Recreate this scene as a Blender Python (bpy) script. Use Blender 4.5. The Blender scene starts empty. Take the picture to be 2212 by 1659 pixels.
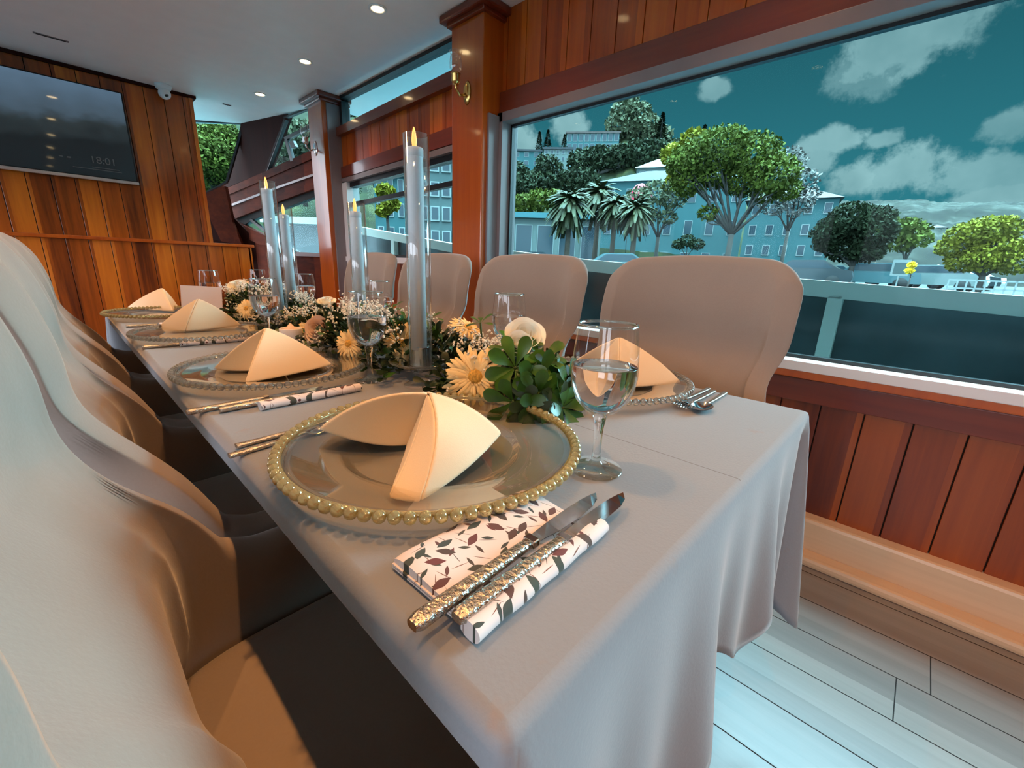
import bpy, bmesh, math, random
from mathutils import Vector, Matrix, Euler
import numpy as np
random.seed(7); rng = np.random.default_rng(7)
S = bpy.context.scene
COL = S.collection
PI = math.pi

# ------------------------------------------------------------------ camera
YAW, PIT, ROL, FPX = math.radians(46.81), math.radians(15.54), math.radians(2.07), 916.33
CW, CH = 2212, 1659
_f = Vector((math.sin(YAW)*math.cos(PIT), math.cos(YAW)*math.cos(PIT), -math.sin(PIT)))
_r = Vector((math.cos(YAW), -math.sin(YAW), 0)); _u = _r.cross(_f)
_r2 = _r*math.cos(ROL)+_u*math.sin(ROL); _u2 = -_r*math.sin(ROL)+_u*math.cos(ROL)
EYE = Vector((0, 0, 1.0))
cam = bpy.data.objects.new('camera', bpy.data.cameras.new('camera')); COL.objects.link(cam)
cam.data.sensor_width = 36; cam.data.sensor_fit = 'HORIZONTAL'; cam.data.lens = 36*FPX/CW
cam.data.clip_start = 0.02; cam.data.clip_end = 3000
m = Matrix.Identity(4)
for i in range(3):
    m[i][0] = _r2[i]; m[i][1] = _u2[i]; m[i][2] = -_f[i]; m[i][3] = EYE[i]
cam.matrix_world = m
S.camera = cam
def ray(px, py):
    return _r2*((px-CW/2)/FPX) - _u2*((py-CH/2)/FPX) + _f
def at(px, py, D):                       # point in the direction of (px,py) at horizontal distance D
    d = ray(px, py); return EYE + d*(D/math.hypot(d.x, d.y))
def onx(px, py, X):
    d = ray(px, py); return EYE + d*(X/d.x)
def ony(px, py, Y):
    d = ray(px, py); return EYE + d*(Y/d.y)
def onz(px, py, z):
    d = ray(px, py); return EYE + d*((z-1.0)/d.z)
def onv(px, py, a, b):                   # vertical plane through plan points a, b
    n = Vector((b[1]-a[1], a[0]-b[0], 0)); d = ray(px, py)
    return EYE + d*((Vector((a[0], a[1], 0))-EYE).dot(n)/d.dot(n))

# ------------------------------------------------------------------ view / exposure
S.view_settings.view_transform = 'Standard'; S.view_settings.look = 'None'
S.view_settings.exposure = 0.85; S.view_settings.gamma = 1.0
S.view_settings.use_curve_mapping = False
S.cycles.max_bounces = 10; S.cycles.transparent_max_bounces = 24
S.cycles.diffuse_bounces = 4; S.cycles.glossy_bounces = 4; S.cycles.transmission_bounces = 8
S.cycles.caustics_reflective = False; S.cycles.caustics_refractive = False
S.cycles.sample_clamp_indirect = 4.0; S.cycles.use_denoising = True; S.cycles.use_adaptive_sampling = True; S.cycles.adaptive_threshold = 0.02

# ------------------------------------------------------------------ sky
class NT:
    def __init__(s, t): s.t = t; s.n = t.nodes; s.l = t.links
    def new(s, ty, **kw):
        n = s.n.new(ty)
        for k, v in kw.items(): setattr(n, k, v)
        return n
    def link(s, a, b): s.l.new(a, b)
    def val(s, sock, v):
        if hasattr(v, 'default_value') or isinstance(v, bpy.types.NodeSocket): s.link(v, sock)
        else: sock.default_value = v
    def math(s, op, a, b=None, c=None, clamp=False):
        n = s.new('ShaderNodeMath', operation=op); n.use_clamp = clamp
        s.val(n.inputs[0], a)
        if b is not None: s.val(n.inputs[1], b)
        if c is not None: s.val(n.inputs[2], c)
        return n.outputs[0]
    def vm(s, op, a, b=None):
        n = s.new('ShaderNodeVectorMath', operation=op)
        s.val(n.inputs[0], a)
        if b is not None: s.val(n.inputs[1], b)
        return n.outputs['Value'] if op in ('DISTANCE', 'LENGTH', 'DOT_PRODUCT') else n.outputs[0]
    def mr(s, v, a, b, c=0, d=1, t='LINEAR'):
        n = s.new('ShaderNodeMapRange', interpolation_type=t)
        for i, x in enumerate((v, a, b, c, d)): s.val(n.inputs[i], x)
        return n.outputs[0]
    def mix(s, f, a, b, blend='MIX'):
        n = s.new('ShaderNodeMix', data_type='RGBA', blend_type=blend)
        s.val(n.inputs[0], f)
        for k, x in ((6, a), (7, b)):
            if isinstance(x, (tuple, list)): x = (*x[:3], 1)
            s.val(n.inputs[k], x)
        return n.outputs[2]
    def noise(s, vec, scale, detail=3, rough=.5, dist=0):
        n = s.new('ShaderNodeTexNoise')
        if vec is not None: s.link(vec, n.inputs['Vector'])
        n.inputs['Scale'].default_value = scale; n.inputs['Detail'].default_value = detail
        n.inputs['Roughness'].default_value = rough; n.inputs['Distortion'].default_value = dist
        return n.outputs['Fac']
    def ramp(s, f, stops):
        n = s.new('ShaderNodeValToRGB'); s.link(f, n.inputs[0])
        e = n.color_ramp.elements
        while len(e) < len(stops): e.new(.5)
        for i, (p, c) in enumerate(stops): e[i].position = p; e[i].color = (*c[:3], 1)
        return n.outputs[0]

w = bpy.data.worlds.new('sky'); S.world = w; w.use_nodes = True
N = NT(w.node_tree); N.n.clear()
tc = N.new('ShaderNodeTexCoord').outputs['Generated']
sep = N.new('ShaderNodeSeparateXYZ'); N.link(tc, sep.inputs[0])
base = N.ramp(sep.outputs[2], [(0.0, (.095, .29, .31)), (.14, (.052, .24, .275)), (.35, (.034, .15, .175)), (1, (.04, .11, .14))])
nz = N.noise(tc, 7, 6, .6, .3)
nz2 = N.noise(tc, 26, 5, .65)
cloud = None
BL = [(1990, 75, .095, 1.5, .75), (1900, 140, .06, 1.3, .45), (1548, 190, .032, 1.6, .6), (1232, 275, .045, 1.5, 1.0), (1125, 305, .05, 1.3, 1.0),
      (1820, 303, .05, 2.2, .8), (1900, 303, .035, 2.2, .6), (1930, 372, .08, 1.7, .85), (1850, 385, .05, 1.6, .95), (2150, 385, .09, 2.0, .7), (1750, 350, .045, 1.2, .75),
      (2200, 268, .05, 1.8, .6), (2180, 425, .10, 3.5, .8), (800, 250, .2, 1.5, 1.0), (950, 200, .12, 1.5, 1.0)]
for (px, py, rad, st, op) in BL:
    d = ray(px, py).normalized()
    a = N.vm('MULTIPLY', tc, (1, 1, st)); dd = N.vm('DISTANCE', a, (d.x, d.y, d.z*st))
    k = N.math('ADD', N.math('DIVIDE', dd, rad), N.math('MULTIPLY', N.math('SUBTRACT', nz, .5), -1.9))
    k = N.math('ADD', k, N.math('MULTIPLY', N.math('SUBTRACT', nz2, .5), -1.4))
    f = N.mr(k, .98, .50, 0, op, 'SMOOTHSTEP')
    cloud = f if cloud is None else N.math('MAXIMUM', cloud, f)
ccol = N.mix(N.noise(tc, 11, 4), (.18, .30, .31), (.88, .90, .86))
sky = N.mix(cloud, base, ccol)
# added glow overhead and just outside the window view, to light the cabin
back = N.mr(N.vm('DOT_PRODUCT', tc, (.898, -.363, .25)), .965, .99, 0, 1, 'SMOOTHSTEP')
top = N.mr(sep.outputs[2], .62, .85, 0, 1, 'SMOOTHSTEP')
fill_glow = N.mix(N.noise(tc, 3, 4), (22, 28, 31), (36, 45, 49))
sky = N.mix(N.math('MAXIMUM', back, top), sky, fill_glow)
port_fill = N.mr(N.vm('DOT_PRODUCT', tc, (-1, 0, 0)), .2, .6, 0, 1, 'SMOOTHSTEP')  # unseen bright sky added on the left to fill the cabin with light
sky = N.mix(N.math('MULTIPLY', port_fill, .999), sky, (4.2, 4.5, 5.0))
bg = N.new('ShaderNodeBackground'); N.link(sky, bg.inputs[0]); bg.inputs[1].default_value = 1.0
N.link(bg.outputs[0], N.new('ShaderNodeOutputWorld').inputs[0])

sun = bpy.data.objects.new('sun', bpy.data.lights.new('sun', 'SUN')); COL.objects.link(sun)
sun.data.energy = 0.4; sun.data.angle = math.radians(2); sun.data.color = (1, .95, .85)
sun.rotation_euler = Vector((.12, -.8, .62)).to_track_quat('Z', 'Y').to_euler()

# ------------------------------------------------------------------ materials
def srgb(r, g, b): return tuple(((c/255)/12.92 if c/255 <= .04045 else ((c/255+.055)/1.055)**2.4) for c in (r, g, b))
MATS = {}
def mat(name, color=(.5, .5, .5), rough=.5, metal=0, spec=.5, trans=0, ior=1.45, coat=0, sheen=0, emit=None, es=0, vary=0, vscale=8, bump=0, bscale=200):
    m = bpy.data.materials.new(name); m.use_nodes = True; N = NT(m.node_tree)
    b = N.n['Principled BSDF']
    b.inputs['Base Color'].default_value = (*color, 1); b.inputs['Roughness'].default_value = rough
    b.inputs['Metallic'].default_value = metal; b.inputs['Specular IOR Level'].default_value = spec
    b.inputs['Transmission Weight'].default_value = trans; b.inputs['IOR'].default_value = ior
    b.inputs['Coat Weight'].default_value = coat; b.inputs['Coat Roughness'].default_value = .08
    b.inputs['Sheen Weight'].default_value = sheen; b.inputs['Sheen Roughness'].default_value = .4
    if emit: b.inputs['Emission Color'].default_value = (*emit, 1); b.inputs['Emission Strength'].default_value = es
    oc = None
    if vary or bump: oc = N.new('ShaderNodeTexCoord').outputs['Object']
    if vary:
        f = N.noise(oc, vscale, 4)
        N.link(N.mix(N.mr(f, .3, .7), tuple(c*(1-vary) for c in color), tuple(min(1, c*(1+vary)) for c in color)), b.inputs['Base Color'])
    if bump:
        bn = N.new('ShaderNodeBump'); bn.inputs['Strength'].default_value = bump; bn.inputs['Distance'].default_value = .002
        N.link(N.noise(oc, bscale, 3), bn.inputs['Height']); N.link(bn.outputs[0], b.inputs['Normal'])
    MATS[name] = m; m['N'] = 1
    return m
def wood(name, dark, mid, light, axis, width, along=2, rough=.3, coat=.5, off=0.0):
    """varnished boards: a colour per board (index along `axis`), grain running along `along`"""
    m = mat(name, mid, rough, coat=coat); N = NT(m.node_tree); b = N.n['Principled BSDF']
    oc = N.new('ShaderNodeTexCoord').outputs['Object']
    sp = N.new('ShaderNodeSeparateXYZ'); N.link(oc, sp.inputs[0])
    idx = N.math('FLOOR', N.math('DIVIDE', N.math('ADD', sp.outputs[axis], 50+off), width))
    wn = N.new('ShaderNodeTexWhiteNoise', noise_dimensions='1D'); N.link(idx, wn.inputs['W'])
    sc = [30, 30, 30]; sc[along] = 1.6
    v = N.vm('ADD', N.vm('MULTIPLY', oc, tuple(sc)), N.vm('MULTIPLY', wn.outputs['Color'], (37, 37, 37)))
    g = N.noise(v, 1.0, 5, .6, .4)
    v2 = N.vm('MULTIPLY', v, (.22, .22, .22)); g2 = N.noise(v2, 1.0, 3, .5, .6)
    f = N.math('ADD', N.math('MULTIPLY', g, .45), N.math('ADD', N.math('MULTIPLY', wn.outputs['Value'], .33), N.math('MULTIPLY', g2, .35)))
    N.link(N.ramp(f, [(.32, dark), (.55, mid), (.82, light)]), b.inputs['Base Color'])
    bn = N.new('ShaderNodeBump'); bn.inputs['Strength'].default_value = .12; bn.inputs['Distance'].default_value = .002
    N.link(g, bn.inputs['Height']); N.link(bn.outputs[0], b.inputs['Normal'])
    return m
def thin_glass(name, tint=(1, 1, 1), refl=1.0, rough=0.0, body=0.0, ior=1.5):
    m = bpy.data.materials.new(name); m.use_nodes = True; N = NT(m.node_tree); N.n.clear()
    t = N.new('ShaderNodeBsdfTransparent'); t.inputs[0].default_value = (*tint, 1)
    g = N.new('ShaderNodeBsdfGlossy'); g.inputs['Roughness'].default_value = rough; g.inputs[0].default_value = (1, 1, 1, 1)
    lw = N.new('ShaderNodeLayerWeight'); lw.inputs[0].default_value = .5
    fr = N.math('ADD', N.math('MULTIPLY', N.math('POWER', lw.outputs['Facing'], 4.0), .85), .045)
    mx = N.new('ShaderNodeMixShader'); N.link(N.math('MULTIPLY', fr, refl, clamp=True), mx.inputs[0])
    N.link(t.outputs[0], mx.inputs[1]); N.link(g.outputs[0], mx.inputs[2])
    N.link(mx.outputs[0], N.new('ShaderNodeOutputMaterial').inputs[0]); MATS[name] = m
    return m
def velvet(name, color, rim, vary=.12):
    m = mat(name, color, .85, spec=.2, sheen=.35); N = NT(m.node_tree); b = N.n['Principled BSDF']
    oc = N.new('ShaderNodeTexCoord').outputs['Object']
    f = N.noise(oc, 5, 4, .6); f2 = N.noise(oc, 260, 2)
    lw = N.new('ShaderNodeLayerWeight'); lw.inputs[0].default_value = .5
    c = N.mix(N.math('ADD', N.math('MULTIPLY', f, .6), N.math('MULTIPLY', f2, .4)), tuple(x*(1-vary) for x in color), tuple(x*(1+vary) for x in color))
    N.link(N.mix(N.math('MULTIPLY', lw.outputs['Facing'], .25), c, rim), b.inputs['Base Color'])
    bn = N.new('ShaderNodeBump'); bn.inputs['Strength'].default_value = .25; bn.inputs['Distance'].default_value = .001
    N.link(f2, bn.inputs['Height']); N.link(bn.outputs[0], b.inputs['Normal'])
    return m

wood('wall_wood', srgb(84, 31, 6), srgb(172, 80, 14), srgb(220, 120, 30), 0, .122, off=.022-.122*0)
wood('right_wood', srgb(84, 24, 4), srgb(126, 50, 8), srgb(158, 74, 16), 1, .122, off=-.062, coat=.15, rough=.4)
wood('upper_wood', srgb(140, 44, 4), srgb(196, 78, 10), srgb(226, 110, 22), 1, .128, off=.0, coat=.2, rough=.4)
wood('red_wood', srgb(84, 24, 12), srgb(112, 38, 18), srgb(135, 52, 24), 1, 60, along=1)
wood('post_wood', srgb(128, 44, 8), srgb(174, 74, 14), srgb(196, 94, 22), 1, 60, along=2)
wood('dark_wood', srgb(34, 11, 8), srgb(44, 15, 10), srgb(56, 22, 14), 1, 60, along=2, rough=.8, coat=0)
wood('bow_wood', srgb(52, 17, 8), srgb(84, 30, 12), srgb(110, 46, 20), 1, .3, along=1, rough=.7, coat=0)
MATS['bow_wood'].node_tree.nodes['Principled BSDF'].inputs['Specular IOR Level'].default_value = .15
MATS['dark_wood'].node_tree.nodes['Principled BSDF'].inputs['Specular IOR Level'].default_value = .15
wood('floor_wood', srgb(106, 100, 96), srgb(122, 115, 111), srgb(138, 131, 126), 0, .155, along=1, rough=.28, coat=.15, off=.21)
wood('skirting_wood', srgb(186, 150, 118), srgb(205, 172, 140), srgb(222, 190, 158), 0, 60, along=1, coat=.2)
mat('gap', (.008, .004, .003), .8)
mat('ceiling_paint', srgb(250, 244, 242), .45, vary=.02)
mat('frame_grey', srgb(128, 112, 112), .35, vary=.05)
mat('frame_dark', srgb(24, 24, 26), .4)
mat('white_sill', srgb(225, 212, 208), .4)
thin_glass('window_glass', (.52, .68, .71), .035)
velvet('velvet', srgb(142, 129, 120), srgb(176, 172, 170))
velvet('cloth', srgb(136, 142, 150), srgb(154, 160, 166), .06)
mat('groove', srgb(88, 78, 72), .9)
mat('napkin', srgb(240, 218, 184), .8, spec=.2, sheen=.3, bump=.1, bscale=600)
mat('steel', (.62, .62, .62), .14, metal=1)
mat('steel_ornate', (.55, .5, .44), .22, metal=1, bump=1.0, bscale=260)
mat('brass', (.55, .36, .12), .25, metal=1, vary=.2)
mat('black_metal', (.02, .02, .02), .4, metal=.6)
mat('screen', (.008, .010, .012), .04, spec=.5)
mat('silver_trim', (.7, .7, .7), .3, metal=1)
mat('white_plastic', (.8, .8, .8), .35)
mat('dark_lens', (.01, .01, .01), .08)
mat('lamp_glow', (1, .8, .5), .5, emit=(1, .72, .36), es=14)
mat('wax', srgb(228, 226, 228), .5, spec=.4)
mat('flame', (1, .45, .12), .5, emit=(1, .36, .08), es=1.0)
thin_glass('clear_glass', (.985, .992, .99), 1.0)
thin_glass('foot_glass', (.94, .99, .99), 1.6)
thin_glass('rim_glass', (.90, .99, .99), 5)
thin_glass('plate_glass', (.95, .93, .88), 1.15)
thin_glass('tube_glass', (.93, .97, .98), 1.4)
mat('glass', (1, 1, 1), .0, trans=1, ior=1.45)
mat('bead_glass', (.90, .92, .88), .04, trans=.92, ior=1.45, metal=.06)
mat('bead_lit_gold', (.92, .80, .42), .05, trans=.70, ior=1.45, metal=.28)  # clear glass beads; warm lamplight is put into the gold tint
mat('water', (1, 1, 1), .0, trans=1, ior=1.33)
mat('leaf', srgb(52, 92, 30), .35, vary=.35, vscale=25)
mat('leaf_bright', srgb(66, 104, 26), .33, vary=.3, vscale=30)
mat('leaf_dark', srgb(34, 56, 28), .45, vary=.4, vscale=25)
mat('gyp', srgb(240, 232, 215), .7)
mat('stem_green', srgb(70, 90, 45), .6)
mat('petal', srgb(252, 224, 166), .6, spec=.2, vary=.06)
mat('disc', srgb(214, 168, 80), .8, vary=.35, vscale=300, bump=1, bscale=500)
mat('rose', srgb(252, 248, 232), .6, spec=.2, vary=.05)
mat('rose_pink', srgb(240, 214, 190), .6, spec=.2, vary=.05)
mat('paper', srgb(232, 218, 214), .7)
mat('box_wood', srgb(150, 84, 38), .45, vary=.2, vscale=40)

def print_cloth():
    m = mat('printed_cloth', srgb(228, 219, 219), .8, sheen=.2); N = NT(m.node_tree); b = N.n['Principled BSDF']
    oc = N.new('ShaderNodeTexCoord').outputs['Object']
    flat = N.vm('MULTIPLY', oc, (1, 1, 0))
    def leafs(scale, ln, asp, seed, cols):
        v = N.vm('ADD', N.vm('MULTIPLY', flat, (scale, scale, 0)), (seed, seed*2, 0))
        vo = N.new('ShaderNodeTexVoronoi', voronoi_dimensions='2D'); N.link(v, vo.inputs['Vector']); vo.inputs['Scale'].default_value = 1
        vo.inputs['Randomness'].default_value = .8
        d = N.vm('SUBTRACT', v, vo.outputs['Position'])
        rt = N.new('ShaderNodeVectorRotate', rotation_type='Z_AXIS'); N.link(d, rt.inputs['Vector'])
        sp = N.new('ShaderNodeSeparateColor'); N.link(vo.outputs['Color'], sp.inputs[0])
        N.link(N.math('MULTIPLY', sp.outputs[0], 6.28), rt.inputs['Angle'])
        s2 = N.new('ShaderNodeSeparateXYZ'); N.link(rt.outputs[0], s2.inputs[0])
        x = N.math('ABSOLUTE', s2.outputs[0]); y = N.math('ABSOLUTE', s2.outputs[1])
        q = N.math('ADD', N.math('MULTIPLY', N.math('POWER', N.math('DIVIDE', x, ln), 1.6), 1), N.math('DIVIDE', y, ln/asp))
        return N.math('LESS_THAN', q, 1), N.ramp(sp.outputs[1], cols)
    g = [(0, srgb(62, 70, 70)), (.35, srgb(66, 76, 66)), (.6, srgb(110, 60, 62)), (.85, srgb(80, 66, 60))]
    c = srgb(228, 219, 219)
    m1, c1 = leafs(44, .40, 2.3, 3.3, g); m2, c2 = leafs(60, .36, 3.4, 9.1, g); m3, c3 = leafs(52, .46, 22, 5.7, [(0, srgb(80, 78, 74)), (1, srgb(120, 70, 50))])
    c = N.mix(m3, c, c3); c = N.mix(m2, c, c2); c = N.mix(m1, c, c1)
    N.link(c, b.inputs['Base Color'])
print_cloth()
# the long crease down the middle of the table cloth
def crease():
    m = MATS['cloth']; N = NT(m.node_tree); b = N.n['Principled BSDF']
    src = b.inputs['Base Color'].links[0].from_socket
    oc = N.new('ShaderNodeTexCoord').outputs['Object']; sp = N.new('ShaderNodeSeparateXYZ'); N.link(oc, sp.inputs[0])
    k = N.math('LESS_THAN', N.math('ABSOLUTE', N.math('SUBTRACT', sp.outputs[0], .556)), .0009)
    st = N.noise(oc, 14, 4, .7); st = N.mr(st, .66, .75, 0, .35)
    c = N.mix(st, src, srgb(150, 128, 112)); k = N.math('MULTIPLY', k, N.math('GREATER_THAN', sp.outputs[2], .7488)); N.link(N.mix(N.math('MULTIPLY', k, .75), c, srgb(90, 84, 82)), b.inputs['Base Color'])
crease()

# ------------------------------------------------------------------ mesh helpers
class MB:
    def __init__(s): s.v = []; s.f = []; s.mi = []; s.sm = []
    def add(s, vs, fs, mi=0, smooth=False, M=None):
        o = len(s.v)
        if M is not None: vs = [M @ Vector(v) for v in vs]
        s.v += [tuple(v) for v in vs]; s.f += [tuple(i+o for i in f) for f in fs]
        s.mi += [mi]*len(fs); s.sm += [smooth]*len(fs); return s
    def box(s, a, b, mi=0, M=None, bev=0):
        x0, y0, z0 = [min(p, q) for p, q in zip(a, b)]; x1, y1, z1 = [max(p, q) for p, q in zip(a, b)]
        if bev:
            bm = bmesh.new(); bmesh.ops.create_cube(bm, size=1)
            for v in bm.verts: v.co = Vector((x0+(v.co.x+.5)*(x1-x0), y0+(v.co.y+.5)*(y1-y0), z0+(v.co.z+.5)*(z1-z0)))
            bmesh.ops.bevel(bm, geom=bm.edges[:], offset=bev, segments=2, profile=.6, affect='EDGES')
            bm.verts.index_update()
            r = s.add([v.co.copy() for v in bm.verts], [[v.index for v in f.verts] for f in bm.faces], mi, False, M); bm.free(); return r
        vs = [(x0, y0, z0), (x1, y0, z0), (x1, y1, z0), (x0, y1, z0), (x0, y0, z1), (x1, y0, z1), (x1, y1, z1), (x0, y1, z1)]
        return s.add(vs, [(0, 3, 2, 1), (4, 5, 6, 7), (0, 1, 5, 4), (1, 2, 6, 5), (2, 3, 7, 6), (3, 0, 4, 7)], mi, False, M)
    def lathe(s, prof, n=32, mi=0, M=None, smooth=True, c=(0, 0, 0)):
        vs = []; fs = []
        for r, z in prof:
            for k in range(n):
                a = 2*PI*k/n; vs.append((c[0]+max(r, 1e-5)*math.cos(a), c[1]+max(r, 1e-5)*math.sin(a), c[2]+z))
        for i in range(len(prof)-1):
            for k in range(n):
                k2 = (k+1) % n; fs.append((i*n+k, i*n+k2, (i+1)*n+k2, (i+1)*n+k))
        return s.add(vs, fs, mi, smooth, M)
    def tube(s, pts, rad, n=8, mi=0, caps=True, smooth=True, M=None):
        pts = [Vector(p) for p in pts]; k = len(pts)
        rad = rad if isinstance(rad, (list, tuple)) else [rad]*k
        vs = []; fs = []; ref = Vector((0, 0, 1)) if abs((pts[-1]-pts[0]).normalized().z) < .9 else Vector((1, 0, 0))
        for i, p in enumerate(pts):
            t = (pts[min(i+1, k-1)]-pts[max(i-1, 0)]).normalized(); a = t.cross(ref).normalized(); b = t.cross(a)
            for j in range(n):
                an = 2*PI*j/n; vs.append(p+(a*math.cos(an)+b*math.sin(an))*rad[i])
        for i in range(k-1):
            for j in range(n):
                j2 = (j+1) % n; fs.append((i*n+j, i*n+j2, (i+1)*n+j2, (i+1)*n+j))
        if caps: fs.append(tuple(range(n-1, -1, -1))); fs.append(tuple((k-1)*n+j for j in range(n)))
        return s.add(vs, fs, mi, smooth, M)
    def prism(s, poly, n_vec, mi=0, M=None):     # polygon extruded by n_vec
        k = len(poly); n_vec = Vector(n_vec); P = [Vector(p) for p in poly]
        vs = P+[p+n_vec for p in P]
        fs = [tuple(range(k)), tuple(range(2*k-1, k-1, -1))]+[(i, (i+1) % k+0, (i+1) % k+k, i+k)[::-1] for i in range(k)]
        return s.add(vs, fs, mi, False, M)
    def ico(s, c, r, sub=1, mi=0, sc=(1, 1, 1), smooth=True, jit=0):
        bm = bmesh.new(); bmesh.ops.create_icosphere(bm, subdivisions=sub, radius=1)
        vs = []
        for v in bm.verts:
            k = r*(1+random.uniform(-jit, jit)); vs.append((c[0]+v.co.x*k*sc[0], c[1]+v.co.y*k*sc[1], c[2]+v.co.z*k*sc[2]))
        bm.verts.index_update(); s.add(vs, [[v.index for v in f.verts] for f in bm.faces], mi, smooth); bm.free(); return s
    def grid(s, fn, nu, nv, mi=0, smooth=True, closeu=False, closev=False, M=None):
        vs = [fn(i/(nu if closeu else nu-1), j/(nv if closev else nv-1)) for i in range(nu) for j in range(nv)]
        fs = []
        for i in range(nu if closeu else nu-1):
            for j in range(nv if closev else nv-1):
                i2 = (i+1) % nu; j2 = (j+1) % nv; fs.append((i*nv+j, i2*nv+j, i2*nv+j2, i*nv+j2))
        return s.add(vs, fs, mi, smooth, M)
    def build(s, name, mats, parent=None, loc=None, mod=None):
        me = bpy.data.meshes.new(name); me.from_pydata(s.v, [], s.f)
        for mm in (mats if isinstance(mats, (list, tuple)) else [mats]): me.materials.append(MATS[mm])
        me.polygons.foreach_set('material_index', s.mi); me.polygons.foreach_set('use_smooth', s.sm); me.update()
        bm = bmesh.new(); bm.from_mesh(me); bmesh.ops.recalc_face_normals(bm, faces=bm.faces) if len(me.polygons) < 20000 else None
        bm.to_mesh(me); bm.free()
        o = bpy.data.objects.new(name, me); COL.objects.link(o)
        if parent: o.parent = parent
        if loc: o.location = loc
        return o
def tag(o, label=None, cat=None, group=None, kind=None):
    for k, v in (('label', label), ('category', cat), ('group', group), ('kind', kind)):
        if v: o[k] = v
    return o
def empty(name, loc=(0, 0, 0), rz=0, label=None, cat=None, group=None):
    o = bpy.data.objects.new(name, None); COL.objects.link(o); o.location = loc; o.rotation_euler = (0, 0, rz); o.empty_display_size = .05
    return tag(o, label, cat, group)
def children(o): return [c for c in KIDS.get(o.name, [])]
def struct(mb, name, mats, parent=None):
    o = mb.build(name, mats, parent)
    if not parent: o['kind'] = 'structure'
    return o
def copy_tree(o, parent=None):
    c = o.copy(); COL.objects.link(c)
    if parent: c.parent = parent
    for ch in [x for x in bpy.data.objects if x.parent == o]: copy_tree(ch, c)
    return c
# ================================================================== ROOM SHELL
CZ = 2.24; WX = 1.8; BY = 4.64
# floor
struct(MB().box((-2.5, -2.6, -.06), (1.86, 6.2, 0)), 'floor', 'floor_wood')
g = MB()
for k in range(-20, 7):
    x = 1.03+.155*k
    if -2.45 < x < 1.82: g.box((x-.0012, -2.55, -.002), (x+.0012, 4.6, .0006))
for k in range(-20, 7):
    x = 1.03+.155*k
    for y in (-1.7+((k*7) % 5)*.37, -.155 if k == 1 else .9+((k*3) % 4)*.45, 2.7+((k*5) % 3)*.4): g.box((x, y-.0012, -.002), (x+.155, y+.0012, .0006))
struct(g, 'trim_1', 'gap')
# ceiling: flat, ending in a bow-shaped front edge
cp = [(-2.5, -2.6), (1.82, -2.6), (1.82, 3.7), (1.80, 4.04), (1.72, 4.60), (1.53, 5.17), (1.20, 5.55), (.7, 5.75), (-2.5, 5.8)]
struct(MB().prism([(x, y, CZ) for x, y in cp], (0, 0, .05)), 'ceiling', 'ceiling_paint')
# roof overhang outside (the pale deck edge seen through the top windows)
o = MB().box((1.84, -2.6, 2.27), (2.32, 4.1, 2.33)).build('roof_overhang', 'ceiling_paint'); o['kind'] = 'structure'

# back wall: boards, TV side
def boards(mb, axis, a0, a1, w, z0, z1, face, depth=.02, off=0, gap=.004, dirn=-1):
    k = math.floor((a0-off)/w)
    while off+k*w < a1:
        p, q = max(a0, off+k*w+gap/2), min(a1, off+(k+1)*w-gap/2)
        if q-p > .004:
            if axis == 'x': mb.box((p, face, z0), (q, face-dirn*depth, z1), 0, None, .0015)
            else: mb.box((face, p, z0), (face-dirn*depth, q, z1), 0, None, .0015)
        k += 1
wb = MB(); boards(wb, 'x', -2.5, 1.02, .122, 1.09, CZ, BY, .02, -.022)
wb.box((-2.5, BY+.012, 0), (1.02, BY+.09, CZ), 1)
wb.box((.995, BY-.012, 1.1), (1.02, BY+.09, CZ), 0)
struct(wb, 'wall_back', ['wall_wood', 'gap'])
wl = MB(); boards(wl, 'x', -2.5, 1.30, .122, .02, 1.08, BY-.03, .02, -.022)
wl.box((-2.5, BY-.018, 0), (1.30, BY+.09, 1.08), 1)
wl.box((1.285, BY-.03, 0), (1.31, BY+.09, 1.08), 0)
struct(wl, 'wall_back_lower', ['wall_wood', 'gap'])
struct(MB().box((-2.5, BY-.055, 1.08), (1.33, BY+.09, 1.105), 0, None, .005), 'trim_2', 'post_wood')
struct(MB().box((-2.5, BY-.02, CZ-.022), (1.045, BY+.09, CZ), 0, None, .004), 'trim_3', 'dark_wood')
# dark cabinet side seen past the wall's end
# left and rear walls (behind and beside the camera)
lw = MB(); boards(lw, 'y', -2.6, BY, .122, 0, .72, -2.4, .02, 0, .004, 1)
lw.box((-2.5, -2.6, 0), (-2.42, BY, .74), 1)
lw.box((-2.5, -2.6, 1.75), (-2.38, BY, CZ), 2)
for y in (-2.6, -1.3, .6, 2.4, 4.3): lw.box((-2.5, y, .7), (-2.36, y+.3, 1.8), 2)
struct(lw, 'wall_left', ['right_wood', 'gap', 'red_wood'])
rw = MB(); boards(rw, 'x', -2.5, 1.86, .122, 0, CZ, -2.5, .02, 0, .004, 1); rw.box((-2.5, -2.6, 0), (1.86, -2.52, CZ), 1)
struct(rw, 'wall_rear', ['wall_wood', 'gap'])

# right wall below the big window
wr = MB()
boards(wr, 'y', -2.5, 4.0, .122, .12, .585, WX, .02, .062)
wr.box((WX+.012, -2.5, 0), (WX+.10, 4.0, .70), 1)
wr.box((WX-.014, -2.5, .565), (WX+.03, 4.0, .648), 2, None, .003)
wr.box((WX-.006, -2.5, .645), (WX+.03, 4.0, .655), 1)
wr.box((WX-.035, -2.5, .652), (WX+.09, 1.83, .690), 3, None, .004)
wr.box((WX-.035, 2.08, .652), (WX+.09, 3.70, .690), 3, None, .004)
struct(wr, 'wall_right', ['right_wood', 'gap', 'red_wood', 'post_wood'])
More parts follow.
